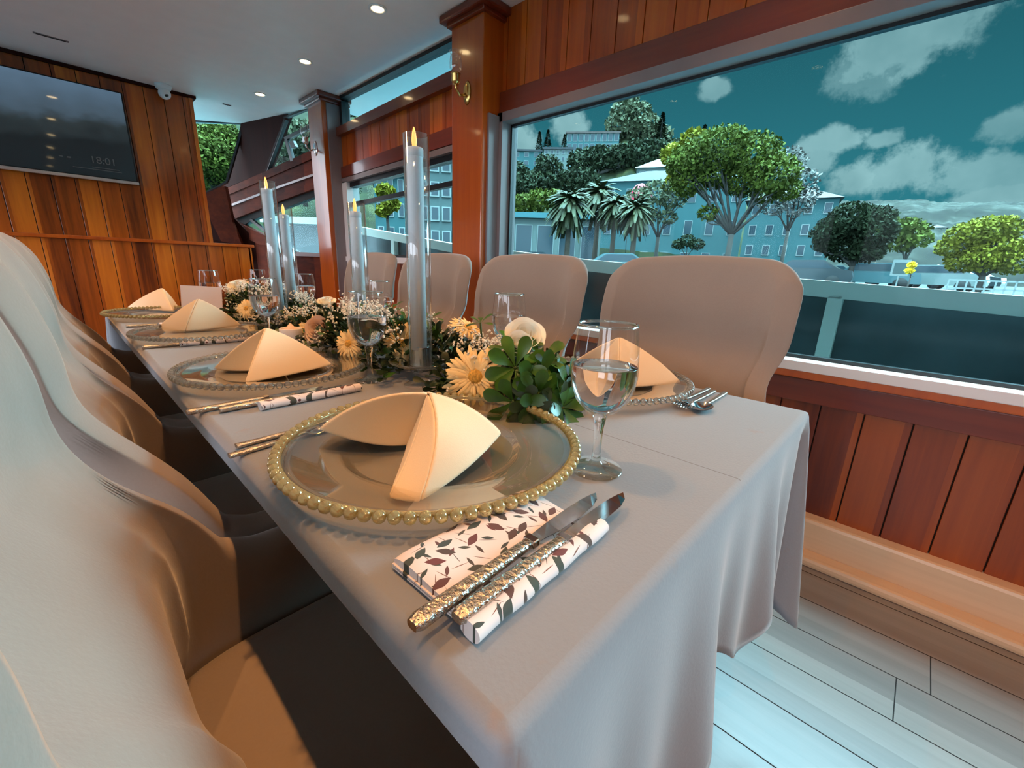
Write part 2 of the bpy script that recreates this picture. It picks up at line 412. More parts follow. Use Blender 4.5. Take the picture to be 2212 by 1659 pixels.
# right wall above the big window
wu = MB(); boards(wu, 'y', -2.5, 1.84, .128, 1.84, CZ, WX, .02, .014)
wu.box((WX+.012, -2.5, 1.76), (WX+.09, 1.84, CZ), 1)
wu.box((WX-.02, -2.5, 1.775), (WX+.03, 1.84, 1.875), 2, None, .004)
struct(wu, 'wall_right_upper', ['upper_wood', 'gap', 'red_wood'])
struct(MB().box((WX-.055, -2.5, 0), (WX+.02, 4.6, .150), 0, None, .012).box((WX-.12, -2.5, 0), (WX-.05, 4.6, .035), 0, None, .012), 'baseboard_right', 'skirting_wood')

# big window: grey reveal, black gasket, white sill strip, pane
def window(n, y0, y1, z0, z1, rev=.045, gasket=.012):
    f = MB()
    f.box((WX-.03, y0, z1-rev), (WX+.09, y1, z1), 0, None, .0015)
    f.box((WX-.03, y1-rev, z0), (WX+.09, y1, z1), 0, None, .0015)
    f.box((WX-.03, y0, z0), (WX+.09, y0+rev, z1), 0, None, .0015)
    f.box((WX-.038, y0, z0-.012), (WX+.09, y1, z0+.022), 1, None, .003)
    a, b, c, d = y0+rev, y1-rev, z0+.022, z1-rev
    f.box((WX+.035, a, d-gasket), (WX+.06, b, d), 2); f.box((WX+.035, a, c), (WX+.06, b, c+gasket), 2)
    f.box((WX+.035, a, c), (WX+.06, a+gasket, d), 2); f.box((WX+.035, b-gasket, c), (WX+.06, b, d), 2)
    o = struct(f, 'window_%d' % n, ['frame_grey', 'white_sill', 'frame_dark'])
    p = MB().box((WX+.045, a, c), (WX+.049, b, d)); g = p.build('pane', 'window_glass', o); return o
window(1, -2.4, 1.845, .690, 1.775)

# columns with caps
def column(n, y0, y1, x0=1.66):
    f = MB()
    f.box((x0, y0, 0), (WX+.09, y1, CZ-.03), 0, None, .006)
    f.box((x0-.045, y0-.05, CZ-.035), (WX+.09, y1+.05, CZ), 1, None, .008)
    f.box((x0-.02, y0-.02, CZ-.055), (WX+.09, y1+.02, CZ-.033), 1, None, .006)
    f.box((x0+.035, y0-.012, .69), (WX+.09, y0+.01, 1.76 if n == 4 else CZ-.06), 2, None, .003)
    struct(f, 'trim_%d' % n, ['post_wood', 'red_wood', 'frame_grey'])
column(4, 1.835, 2.085); column(5, 3.70, 3.96)

# between the columns: lower window, wood band, top window
f = MB()
Y0, Y1 = 2.085, 3.70
boards(f, 'y', Y0, Y1, .128, 1.72, 2.0, WX, .02, .014)
f.box((WX+.012, Y0, 1.69), (WX+.09, Y1, 2.03), 1)
f.prism([(WX-.04, Y0, 1.99), (WX-.04, Y1, 1.955), (WX-.04, Y1, 2.015), (WX-.04, Y0, 2.065)], (.12, 0, 0), 2)
f.prism([(WX-.02, Y0, 1.69), (WX-.02, Y1, 1.645), (WX-.02, Y1, 1.73), (WX-.02, Y0, 1.79)], (.10, 0, 0), 2)
struct(f, 'wall_right_middle', ['upper_wood', 'gap', 'red_wood'])
f = MB()
f.prism([(WX-.02, Y0, 1.655), (WX-.02, Y1, 1.61), (WX-.02, Y1, 1.65), (WX-.02, Y0, 1.695)], (.10, 0, 0), 0)
f.prism([(WX+.01, Y0, 1.62), (WX+.01, Y1, 1.575), (WX+.01, Y1, 1.61), (WX+.01, Y0, 1.655)], (.06, 0, 0), 2)
f.box((WX+.02, Y0, .69), (WX+.06, Y0+.02, 1.66), 2); f.box((WX-.02, Y1-.09, .69), (WX+.09, Y1, 1.62), 1)
f.prism([(WX+.02, Y0, 1.475), (WX+.02, Y1, 1.43), (WX+.02, Y1, 1.462), (WX+.02, Y0, 1.507)], (.035, 0, 0), 2)
f.box((WX+.03, 2.28, .99), (WX+.045, 2.30, 1.49), 2)
f.box((WX-.03, Y0, .99), (WX+.09, Y1, 1.03), 1); f.box((WX+.02, Y0, 1.03), (WX+.06, Y1, 1.05), 2)
o = struct(f, 'window_2', ['frame_grey', 'white_sill', 'frame_dark'])
MB().box((WX+.036, Y0, 1.03), (WX+.040, Y1, 1.64)).build('pane', 'window_glass', o)
f = MB(); boards(f, 'y', Y0, Y1, .122, .64, .99, WX, .02, .062); f.box((WX+.012, Y0, .6), (WX+.09, Y1, .995), 1)
struct(f, 'wall_right_sill', ['right_wood', 'gap'])
f = MB()
f.box((WX-.01, Y0, CZ-.022), (WX+.06, Y1, CZ), 0); f.box((WX-.0, Y1-.05, 1.99), (WX+.06, Y1, CZ), 0)
f.box((WX+.0, Y0, 2.03), (WX+.06, Y0+.02, CZ), 0)
o = struct(f, 'window_3', ['frame_dark']); MB().prism([(WX+.03, Y0, 2.05), (WX+.03, Y1, 2.0), (WX+.03, Y1, CZ), (WX+.03, Y0, CZ)], (.004, 0, 0)).build('pane', 'window_glass', o)

# the bow section beyond the second column
PA = ((1.80, 3.96), (1.50, 5.15)); PB = ((1.50, 5.15), (.75, 5.75)); nA = Vector((.97, .245, 0)); nB = Vector((.62, .78, 0))
def poly(pts, pl): return [onv(px, py, *pl) for px, py in pts]
f = MB()
f.prism(poly([(500, 402), (575, 369), (694, 314), (694, 334), (575, 386), (485, 424), (484, 408)], PA), nA*.06, 0)            # top rail
f.prism([p+nA*.012 for p in poly([(486, 420), (575, 384), (697, 330), (702, 388), (600, 432), (495, 462)], PA)], nA*.05, 1)    # frieze board
f.prism(poly([(490, 444), (600, 402), (702, 366), (702, 371), (600, 407), (490, 449)], PA), nA*.02, 2)
f.prism(poly([(492, 458), (600, 420), (703, 384), (704, 398), (600, 436), (498, 476)], PA), nA*.06, 0)
f.prism([p+nA*.03 for p in poly([(500, 470), (600, 434), (706, 396), (707, 412), (610, 448), (540, 474), (520, 486)], PA)], nA*.05, 3)
f.prism(poly([(496, 478), (512, 480), (590, 518), (592, 532), (560, 528), (500, 500)], PA), nA*.06, 0)                      # slanting sill
f.prism([p+nA*.0 for p in poly([(598, 520), (640, 544), (712, 548), (714, 556), (640, 553), (592, 530)], PA)], nA*.05, 2)
f.prism([p+nA*.03 for p in poly([(500, 498), (590, 528), (640, 552), (716, 554), (722, 720), (560, 760), (480, 700)], PA)], nA*.05, 4)
struct(f, 'wall_right_bow', ['bow_wood', 'bow_wood', 'frame_grey', 'gap', 'bow_wood'])
f = MB()                                                                                                          # dark slanted windscreen pillar
f.prism(poly([(522, 262), (620, 246), (576, 369), (484, 408), (470, 408), (488, 396)], PA), nA*.06, 0)
struct(f, 'trim_6', ['dark_wood'])
f = MB()
def bar(x0, y0, x1, y1, wd, pl, n, mi=0, dep=.03):
    a, b = Vector((x0, y0, 0)), Vector((x1, y1, 0)); t = (b-a).normalized(); q = Vector((-t.y, t.x, 0))*wd/2
    f.prism(poly([(a-q)[:2], (b-q)[:2], (b+q)[:2], (a+q)[:2]], pl), n*dep, mi)
bar(615, 258, 574, 369, 5, PA, nA); bar(614, 300, 690, 262, 7, PA, nA); bar(617, 302, 630, 348, 6, PA, nA); bar(612, 254, 694, 222, 4, PA, nA)
bar(628, 305, 634, 318, 9, PA, nA)
o = struct(f, 'window_4', ['frame_dark'])
b = MB(); b.prism([p+nA*.02 for p in poly([(576, 368), (614, 250), (696, 214), (696, 316)], PA)], nA*.004); b.build('pane', 'window_glass', o)
f = MB(); bar(540, 474, 600, 522, 5, PA, nA); bar(600, 522, 640, 546, 5, PA, nA)
o = struct(f, 'window_5', ['frame_dark'])
b = MB(); b.prism([p+nA*.04 for p in poly([(512, 482), (706, 405), (712, 552), (640, 550), (590, 524)], PA)], nA*.004); b.build('pane', 'window_glass', o)
# windscreen
f = MB()
wp = [(416, 262), (522, 266), (521, 282), (489, 392), (470, 404), (441, 417)]
for i in range(1, 5):
    bar(*wp[i], *wp[i+1], 5, PB, nB)
bar(412, 260, 524, 266, 4, PB, nB)
o = struct(f, 'window_6', ['frame_dark'])
b = MB(); b.prism([p+nB*.02 for p in poly([(330, 258), (524, 264), (489, 394), (440, 419), (330, 460)], PB)], nB*.004); b.build('pane', 'window_glass', o)
f = MB()
f.prism(poly([(440, 418), (470, 404), (486, 402), (502, 480), (536, 560), (500, 566), (452, 470)], PB), nB*.06, 0)
struct(f, 'trim_7', ['bow_wood'])
f = MB()
f.prism([p+nB*.05 for p in poly([(330, 455), (440, 419), (500, 470), (560, 530), (640, 560), (640, 760), (330, 760)], PB)], nB*.05, 0)
struct(f, 'wall_bow', ['dark_wood'])
# helm console behind the low wall
o = MB().prism([(1.04, 4.78, .0), (1.30, 4.78, .0), (1.27, 4.78, 1.10), (1.04, 4.78, 1.14)], (0, .18, 0), 0).box((1.20, 4.77, 1.02), (1.26, 4.80, 1.05), 1).box((1.20, 4.77, .95), (1.26, 4.80, .98), 1)
t = o.build('helm_console', ['dark_wood', 'steel']); tag(t, 'dark wooden console cabinet beyond the end of the low boarded wall', 'cabinet')

# ================================================================== THINGS ON WALLS AND CEILING
tv = empty('television', (.025, BY-.02, 1.50), 0, 'large flat black television on the boarded wall, screen mirroring the room', 'television')
MB().box((-.55, -.055, 0), (.55, -.012, .625), 0, None, .006).build('casing', 'black_metal', tv)
MB().box((-.538, -.058, .026), (.538, -.054, .615)).build('screen', 'screen', tv)
def screen_picture():                      # dim dusk wallpaper shown by the lit screen
    N = NT(MATS['screen'].node_tree); b = N.n['Principled BSDF']; oc = N.new('ShaderNodeTexCoord').outputs['Object']; sp = N.new('ShaderNodeSeparateXYZ'); N.link(oc, sp.inputs[0])
    n1 = N.noise(N.vm('MULTIPLY', oc, (5, 1, 9)), 1, 4); z = N.math('ADD', sp.outputs[2], N.math('MULTIPLY', N.math('SUBTRACT', n1, .5), .22))
    z = N.math('SUBTRACT', z, N.math('MULTIPLY', sp.outputs[0], .12))
    c = N.ramp(z, [(.22, (.003, .005, .006)), (.33, (.012, .018, .020)), (.40, (.030, .048, .065)), (.62, (.050, .085, .125))])
    N.link(c, b.inputs['Emission Color']); b.inputs['Emission Strength'].default_value = 1.0
screen_picture()
tag(MB().box((-.55, -.066, -.002), (.55, -.05, .020), 0, None, .004).build('bottom_bezel', 'silver_trim', tv), 'silver strip along the bottom edge')
MB().box((-.3, -.02, .15), (.3, .02, .45)).build('wall_bracket', 'black_metal', tv)
m = mat('dim_text', (.03, .03, .03), .6, emit=(.5, .5, .5), es=.025)
def text(s, size, parent, loc, rot, name='lettering', matn='dim_text'):
    c = bpy.data.curves.new(name, 'FONT'); c.body = s; c.size = size; c.extrude = .0006; c.align_x = 'RIGHT'
    t = bpy.data.objects.new(name, c); COL.objects.link(t)
    dg = bpy.context.evaluated_depsgraph_get(); me = bpy.data.meshes.new_from_object(t.evaluated_get(dg)); bpy.data.objects.remove(t)
    me.materials.clear(); me.materials.append(MATS[matn])
    o = bpy.data.objects.new(name, me); COL.objects.link(o); o.parent = parent; o.location = loc; o.rotation_euler = rot; return o
text('18:01', .065, tv, (.44, -.0595, .115), (PI/2, 0, 0), 'clock_digits')
b = MB(); b.box((.30, -.0595, .085), (.45, -.0585, .089)); b.box((.20, -.0595, .070), (.46, -.0585, .074)); b.box((.18, -.0595, .125), (.20, -.0585, .135)); b.box((.14, -.0595, .127), (.16, -.0585, .133)); b.build('status_line', 'dim_text', tv)

# dome camera under the ceiling
p = onz(352, 182, CZ)
dc = empty('dome_camera', (p.x, BY-.10, CZ), 0, 'small white dome security camera under the ceiling beside the television', 'camera')
MB().lathe([(.001, 0), (.052, 0), (.054, -.012), (.046, -.03), (.030, -.04), (.001, -.04)], 28).build('base', 'white_plastic', dc)
MB().ico((0, -.012, -.062), .040, 3).build('ball', 'white_plastic', dc)
MB().ico((.004, -.040, -.074), .017, 2, 0, (1, .6, 1)).build('lens', 'dark_lens', dc)
# ceiling slots
for px, py, lab in ((110, 80, 'short dark slot in the ceiling above the television'), (490, 226, 'tiny dark slot in the ceiling near the windscreen')):
    p = onz(px, py, CZ); s = .075 if px < 200 else .03
    o = empty('ceiling_slot', (p.x, p.y, CZ), 0, lab, 'ceiling slot')
    MB().box((-s, -.012, -.003), (s, .012, 0)).build('cover', 'frame_grey', o); MB().box((-s*.85, -.006, -.0045), (s*.85, .006, -.002)).build('slit', 'gap', o)

# downlights
def downlight_parts():
    o = empty('downlight')
    MB().lathe([(.030, -.001), (.045, -.001), (.047, -.004), (.044, -.007), (.033, -.006), (.030, -.002)], 32).build('ring', 'white_plastic', o)
    MB().lathe([(.001, -.0035), (.031, -.0035), (.031, -.001), (.001, -.001)], 28).build('lens', 'lamp_glow', o)
    return o
proto = downlight_parts(); first = True
LR = [(1.37, y, 'R') for y in (4.13, 3.24, 2.32, 1.41, .50, -.40, -1.30)]+[(.245, y, 'L') for y in (3.46, 2.55, 1.67, .77, -.13, -1.03)]
DL = {(1.37, 4.13): 'round warm ceiling downlight nearest the windscreen', (1.37, 3.24): 'round warm ceiling downlight in the middle of the three in view', (1.37, 2.32): 'round warm ceiling downlight nearest the camera, topmost in the photo'}
for x, y, s in LR:
    o = proto if first else copy_tree(proto); first = False
    o.location = (x, y, CZ); o['category'] = 'ceiling light'; o['group'] = 'ceiling downlights in view' if (x, y) in DL else 'left row of ceiling downlights' if s == 'L' else 'window row of ceiling downlights behind the camera'
    o['label'] = DL.get((x, y), 'round warm ceiling downlight of the row over the left chairs, mirrored in the television' if s == 'L' else 'round warm ceiling downlight behind the photographer in the row by the windows')
    l = bpy.data.lights.new('downlight_lamp', 'SPOT'); l.energy = 23 if s == 'L' else 6; l.color = (1, .44, .13); l.shadow_soft_size = .014
    l.spot_size = math.radians(110); l.spot_blend = .8
    lo = bpy.data.objects.new('downlight_lamp', l); COL.objects.link(lo); lo.location = (x, y, CZ-.012)

# wall sconces on the columns
def sconce(px, py, yc, lab, metal, first=None):
    x = 1.66
    p = onx(px, py, x)
    o = empty('wall_sconce', (x, yc, p.z), 0, lab, 'wall lamp')
    MB().lathe([(.001, .012), (.016, .012), (.026, .006), (.030, 0), (.001, 0)], 28, 0, Matrix.Translation((0, 0, -.06)) @ Matrix.Rotation(-PI/2, 4, 'Y') @ Matrix.Diagonal((1.9, 1, 1, 1))).build('backplate', metal, o)
    MB().tube([(-.008, 0, -.07), (-.05, 0, -.085), (-.075, 0, -.06), (-.078, 0, -.03)], .007, 10).build('arm', metal, o)
    MB().lathe([(.001, -.045), (.014, -.045), (.022, -.03), (.022, -.002), (.026, .004), (.02, .008), (.001, .008)], 24, 0, Matrix.Translation((-.078, 0, 0))).build('cup', metal, o)
    MB().lathe([(.018, .006), (.030, .025), (.031, .06), (.024, .085), (.034, .10), (.033, .10), (.023, .085), (.029, .06), (.028, .026), (.016, .008)], 24, 0, Matrix.Translation((-.078, 0, 0))).build('glass_shade', 'clear_glass', o)
    return o
sconce(1003, 175, 1.955, 'brass wall sconce with a clear glass shade on the near wooden column', 'brass')
sconce(688, 300, 3.86, 'chrome wall sconce with a clear glass shade on the far wooden column', 'steel')
# ================================================================== TABLE AND CLOTH
TX0, TX1, TY0, TY1, TZ = .125, .968, .112, 2.56, .75
tb = empty('dining_table', ((TX0+TX1)/2, (TY0+TY1)/2, 0), 0, 'long dining table standing under the draped grey cloth, its slim brass legs mostly hidden', 'table')
hx, hy = (TX1-TX0)/2-.012, (TY1-TY0)/2-.012
MB().box((-hx, -hy, TZ-.034), (hx, hy, TZ-.0045), 0, None, .004).build('tabletop', 'post_wood', tb)
for sx in (-1, 1):
    for sy in (-1, 0, 1):
        x, y = sx*.075, sy*(hy-.10)
        MB().box((x-.016, y-.016, 0), (x+.016, y+.016, TZ-.034), 0, None, .003).build('leg', 'brass', tb)

def sstep_(a, b, x):
    t = min(1, max(0, (x-a)/(b-a))); return t*t*(3-2*t)
def cloth():
    # perimeter with rounded corners; each perimeter point owns a hanging profile
    mb = MB(); R = .012
    x0, x1, y0, y1 = TX0, TX1, TY0, TY1
    per = []       # (x, y, nx, ny, side, t)
    def seg(ax, ay, bx, by, nx, ny, n, side):
        for i in range(n): t = i/n; per.append((ax+(bx-ax)*t, ay+(by-ay)*t, nx, ny, side, t))
    def arc(cx, cy, a0, a1, n, side):
        for i in range(n):
            t = i/n; a = a0+(a1-a0)*t; per.append((cx+R*math.cos(a), cy+R*math.sin(a), math.cos(a), math.sin(a), side, t))
    seg(x0+R, y0, x1-R, y0, 0, -1, 90, 'near'); arc(x1-R, y0+R, -PI/2, 0, 24, 'cnr')
    seg(x1, y0+R, x1, y1-R, 1, 0, 160, 'right'); arc(x1-R, y1-R, 0, PI/2, 12, 'cfr')
    seg(x1-R, y1, x0+R, y1, 0, 1, 60, 'far'); arc(x0+R, y1-R, PI/2, PI, 16, 'cfl')
    seg(x0, y1-R, x0, y0+R, -1, 0, 160, 'left'); arc(x0+R, y0+R, PI, 1.5*PI, 16, 'cnl')
    sm = lambda a, b, x: (lambda t: t*t*(3-2*t))(min(1, max(0, (x-a)/(b-a))))
    cols = []
    for (x, y, nx, ny, side, t) in per:
        col = [Vector((x-nx*.0115, y-ny*.0115, TZ)), Vector((x-nx*.009, y-ny*.009, TZ-.0006)), Vector((x-nx*.003, y-ny*.003, TZ-.003)), Vector((x, y, TZ-.010))]
        left = side == 'left' or (side == 'cnl' and t < .75) or (side == 'cfl' and t > .5)
        tuck = 0.0
        if side == 'left': tuck = 1-sstep_(2.475, 2.53, y)
        elif left: tuck = 0.0 if side == 'cfl' else 1.0
        elif side == 'right': tuck = sstep_(.15, .20, y)
        left = tuck > 0
        n = 18; base_col = list(col)
        if left:
            for k in range(1, n+1):      # short turned edge, then tucked under by the chairs
                s = k/n
                if s < .3: col.append(Vector((x+nx*.001, y, TZ-.010-.028*s/.3)))
                else: col.append(Vector((x-nx*(.30*(s-.3)/.7)**1.2*.35, y, TZ-.038-.05*(s-.3)/.7)))
            tucked = col; col = base_col
        if tuck < 1:
            L = {'near': .34, 'right': .40, 'far': .4}.get(side, .40)
            if side == 'near': L = .31+.035*math.sin(t*9)+.10*sm(.93, 1.0, t)+.03*math.sin(t*23)
            if side == 'cnr': L = .41+.09*math.sin(t*PI)
            if side == 'right': L = .41 if t > .05 else .44-.6*t
            for k in range(1, n+1):
                s = k/n; z = TZ-.010-L*s
                out = .002+.006*s
                if side == 'near':
                    out += s*(.014*math.sin(t*19+1)+.010*math.sin(t*37)) - sm(.90, .985, t)*(1-sm(.985, 1, t))*.10*s + .012*s
                if side == 'cnr': out += s**.9*(.075*math.sin(PI*min(1, t*1.05))**1.5)
                if side == 'right': out += s*(.012*math.sin(t*40)) - (1-sm(0, .03, t))*0*s
                if side in ('cfr', 'cfl'): out += s*.05*math.sin(PI*t)
                if side == 'far': out += s*.012*math.sin(t*30)
                if side == 'left': out += s*.01*math.sin(y*60)
                col.append(Vector((x+nx*out, y+ny*out, z)))
            if tuck > 0: col = [a_.lerp(b_, tuck) for a_, b_ in zip(col, tucked)]
        else: col = tucked
        cols.append(col)
    n = len(cols[0]); P = len(cols); vs = [v for c in cols for v in c]; fs = []
    for i in range(P):
        j = (i+1) % P
        for k in range(n-1): fs.append((i*n+k, j*n+k, j*n+k+1, i*n+k+1))
    fs.append(tuple(i*n for i in range(P)))
    mb.add(vs, fs, 0, True); mb.sm[-1] = False
    o = mb.build('tablecloth', 'cloth')
    md = o.modifiers.new('thick', 'SOLIDIFY'); md.thickness = .0025; md.offset = -1
    tag(o, 'pale grey velvety tablecloth draped over the long table, creased down its middle', 'tablecloth')
cloth()

# ================================================================== CHAIRS
def sstep(a, b, x):
    t = min(1, max(0, (x-a)/(b-a))); return t*t*(3-2*t)
def chair_proto():
    # local frame: faces +X, origin on the floor under the seat; inner face of the back at x = -.25
    r = empty('upholstered_dining_chair')
    W, XB, XF, RC, T = .235, -.25, .21, .15, .052
    sl = XF-(XB+RC); al = RC*PI/2; bl = 2*(W-RC); tot = 2*sl+2*al+bl
    def plan(s):          # s in metres from right arm front round the back to left arm front
        if s < sl: return Vector((XF-s, -W, 0)), Vector((0, -1, 0))
        s -= sl
        if s < al: a = s/RC; return Vector((XB+RC-RC*math.sin(a), -W+RC-RC*math.cos(a), 0)), Vector((-math.sin(a), -math.cos(a), 0))
        s -= al
        if s < bl: return Vector((XB, -W+RC+s, 0)), Vector((-1, 0, 0))
        s -= bl
        if s < al: a = PI/2-s/RC; return Vector((XB+RC-RC*math.sin(a), W-RC+RC*math.cos(a), 0)), Vector((-math.sin(a), math.cos(a), 0))
        s -= al; return Vector((XB+RC+s, W, 0)), Vector((0, 1, 0))
    NU, NV = 300, 48
    def dens(d): return 1+7*math.exp(-((d-.278)/.035)**2)
    cum = [0.0]
    for i_ in range(2000): cum.append(cum[-1]+dens(abs(tot*(i_+.5)/2000-tot/2)))
    def warp(u):
        t = u*cum[-1]; lo, hi = 0, 2000
        while hi-lo > 1:
            m_ = (lo+hi)//2
            if cum[m_] <= t: lo = m_
            else: hi = m_
        return min(1.0, (lo+(t-cum[lo])/max(1e-9, cum[hi]-cum[lo]))/2000)
    zb = .30
    def top(s):
        d = abs(s-tot/2)      # distance along the shell from the middle of the back
        hb = 1.048-.012*(d/.2)**2
        if d > .15: hb -= .080*(min(1, (d-.15)/.12))**2.4
        k = sstep(.240, .315, d)
        arm = .588-.010*sstep(.35, .65, d)+.03*(1-sstep(.27, .36, d))
        return hb*(1-k)+arm*k
    def fn(u, v):
        s = tot*u
        p, n = plan(s); d = abs(s-tot/2); zt = top(s)
        th = T*(1-.15*sstep(.3, .6, d)); e = min(u, 1-u)*tot; cap = math.sqrt(max(0, 1-(1-min(1, e/.03))**2)); th2 = max(.004, th*cap)
        rt = th/2
        if v < .40: z = zb+(zt-rt-zb)*(v/.40); off = 0
        elif v > .60: z = zb+(zt-rt-zb)*((1-v)/.40); off = 1
        else:
            a = PI*(v-.40)/.20; z = zt-rt+rt*math.sin(a); off = .5-.5*math.cos(a)
        q = (off-.5)*th2+th2/2
        back = 1-sstep(.175, .275, d); inn = max(0, 1-off*2)
        q -= inn*back*.056*sstep(.42, .56, z)*(1-sstep(.68, .84, z))
        q -= inn*.012*math.sin(PI*min(1, max(0, (z-.80)/.24)))*(1-sstep(.2, .3, d))
        x = p.x+n.x*q; y = p.y+n.y*q
        up = sstep(.60, .82, z)
        flat = .56*up                                   # the upper back is nearly flat, the arms wrap forward
        x = x-(p.x-XB)*flat
        lean = .034*sstep(.66, .84, z)+.022*sstep(.86, 1.04, z)
        x -= lean
        waist = 1-.11*math.exp(-((z-.74)/.07)**2)+.035*sstep(.85, 1.0, z)
        y *= waist if z > .605 else 1+(waist-1)*sstep(.56,.605,z)*(1-sstep(.33,.37,d))
        return (x, y, z)
    mb = MB(); mb.grid(lambda u, v: fn(warp(u), v), NU, NV, 0, True)
    mb.build('backrest', 'velvet', r)
    # seam line low on the inside of the back
    for sg in (-1,):
        pts = []
        for i in range(15):
            u = .5+sg*(.005+i/14*.15); v = .40*(.845-zb)/(top(tot*u)-T/2-zb); pts.append(Vector(fn(u, v)))
        MB().tube(pts, [.0006]+[.0016]*13+[.0006], 6).build('seam', 'groove', r)
    def sc(u, v):
        a = 2*PI*u; n = 4.0
        cx = math.copysign(abs(math.cos(a))**(2/n), math.cos(a)); cy = math.copysign(abs(math.sin(a))**(2/n), math.sin(a))
        pr = [(.0, .478), (.35, .477), (.7, .474), (.88, .468), (.97, .455), (1, .435), (1, .40), (.985, .375), (.6, .37), (0, .37)]
        f = v*(len(pr)-1); i = min(len(pr)-2, int(f)); t = f-i; rr = pr[i][0]*(1-t)+pr[i+1][0]*t; zz = pr[i][1]*(1-t)+pr[i+1][1]*t
        return (-.01+.238*rr*cx, .228*rr*cy, zz)
    mb = MB(); mb.grid(sc, 64, 28, 0, True, closeu=True); mb.build('seat_cushion', 'velvet', r)
    mb = MB(); mb.box((-.24, -.22, .31), (.215, .22, .374), 0, None, .012); mb.build('seat_frame', 'velvet', r)
    for sx, sy in ((1, 1), (1, -1), (-1, 1), (-1, -1)):
        x, y = sx*.185, sy*.185
        MB().tube([(x, y, .315), (x+sx*.03, y+sy*.015, 0)], [.016, .010], 12).build('leg', 'black_metal', r)
    return r
pc = chair_proto(); first = True
LC = [(.213, .400, 0, 'nearest pale velvet chair on the left of the table, filling the lower left corner'),
      (.232, .985, 0, 'second velvet chair from the camera along the left side, by the second place setting'),
      (.232, 1.580, 0, 'third velvet chair from the camera along the left side of the table'),
      (.232, 2.180, 0, 'farthest velvet chair on the left side, its arm against the cloth near the boarded wall')]
RCH = [(.945, .480, PI, 'large blush velvet chair nearest the camera on the window side of the table'),
       (.945, 1.095, PI, 'second blush velvet chair on the window side, in front of the window jamb'),
       (.945, 1.69, PI, 'third blush velvet chair on the window side, before the near wooden column'),
       (.945, 2.285, PI, 'farthest blush velvet chair on the window side, at the far table end')]
for x, y, rz, lab in LC+RCH:
    o = pc if first else copy_tree(pc); first = False
    o.location = (x, y, 0); o.rotation_euler.z = rz
    if rz:
        for s_ in [c_ for c_ in o.children if c_.name.startswith('seam')]: bpy.data.objects.remove(s_)
    tag(o, lab, 'chair', 'velvet chairs around the dining table')

# ================================================================== PLACE SETTINGS
def charger(beads, c, lab, sc_=1.0):
    r = empty('charger_plate', (c[0], c[1], TZ), 0, lab, 'plate', 'beaded glass charger plates')
    z = .0018
    prof = [(.001, z), (.108, z), (.113, z+.001), (.118, z+.006), (.124, z+.009), (.150, z+.0115), (.178, z+.0155), (.189, z+.019), (.189, z+.0215), (.178, z+.018), (.150, z+.014), (.124, z+.0115), (.117, z+.0085), (.111, z+.004), (.106, z+.0028), (.001, z+.0028)]
    MB().lathe(prof, 96).build('glass_dish', 'plate_glass', r)
    mb = MB(); n = 84
    for k in range(n):
        a = 2*PI*k/n; mb.ico((.1955*math.cos(a), .1955*math.sin(a), z+.020), .0070, 2)
    mb.lathe([(.188, z+.0185), (.1925, z+.0180), (.1925, z+.0225), (.188, z+.0225), (.188, z+.0185)], 96)
    mb.build('beaded_rim', beads, r); r.scale = (sc_, sc_, 1)
    return r
PL = [(.320, .442, 'bead_lit_gold', 'large clear glass charger with beads tinted for golden light nearest the camera, under the big two-legged napkin'),
      (.308, 1.005, 'bead_glass', 'glass charger with silvery beads, second from the camera on the left side'),
      (.300, 1.615, 'bead_glass', 'glass charger third from the camera on the left, under a plain pyramid napkin'),
      (.282, 2.235, 'bead_lit_gold', 'glass charger at the far left end of the table, its edge overhanging the corner'),
      (.800, .480, 'bead_glass', 'glass charger on the window side, half hidden behind the nearest wine glass')]
for (x, y, bm_, lab), sc_ in zip(PL, (.98, .945, .925, .93, .945)): charger(bm_, (x, y), lab, sc_)

# folded napkins: quadratic Bezier triangle patches
def patch(mb, A, B, C, AB, BC, CA, n=18):
    A, B, C, AB, BC, CA = map(Vector, (A, B, C, AB, BC, CA)); idx = {}; vs = []; fs = []
    for i in range(n+1):
        for j in range(n+1-i):
            u, v = i/n, j/n; w_ = 1-u-v; idx[i, j] = len(vs)
            vs.append(A*(w_*w_)+B*(u*u)+C*(v*v)+AB*(2*w_*u)+BC*(2*u*v)+CA*(2*v*w_))
    for i in range(n):
        for j in range(n-i):
            fs.append((idx[i, j], idx[i+1, j], idx[i, j+1]))
            if i+j < n-1: fs.append((idx[i+1, j], idx[i+1, j+1], idx[i, j+1]))
    mb.add(vs, fs, 0, True)
def mid(a, b, off=(0, 0, 0)): return (Vector(a)+Vector(b))/2+Vector(off)
def vtop(base, px, py):                       # point above `base` seen at pixel (px, py)
    d = ray(px, py); k = math.hypot(base[0], base[1])/math.hypot(d.x, d.y); return EYE+d*k
def napkin(mb, c, lab, rot=None):
    o = mb.build('folded_napkin', 'napkin'); md = o.modifiers.new('hem', 'SOLIDIFY'); md.thickness = .0035; md.offset = 0
    s = o.modifiers.new('soft', 'SUBSURF'); s.levels = 1; s.render_levels = 1
    c = Vector(c)
    for v in o.data.vertices: v.co -= c
    o.location = c; o.data.update()
    tag(o, lab, 'napkin', 'folded cream napkins on the plates'); return o
zp = TZ+.0075; zr = TZ+.020
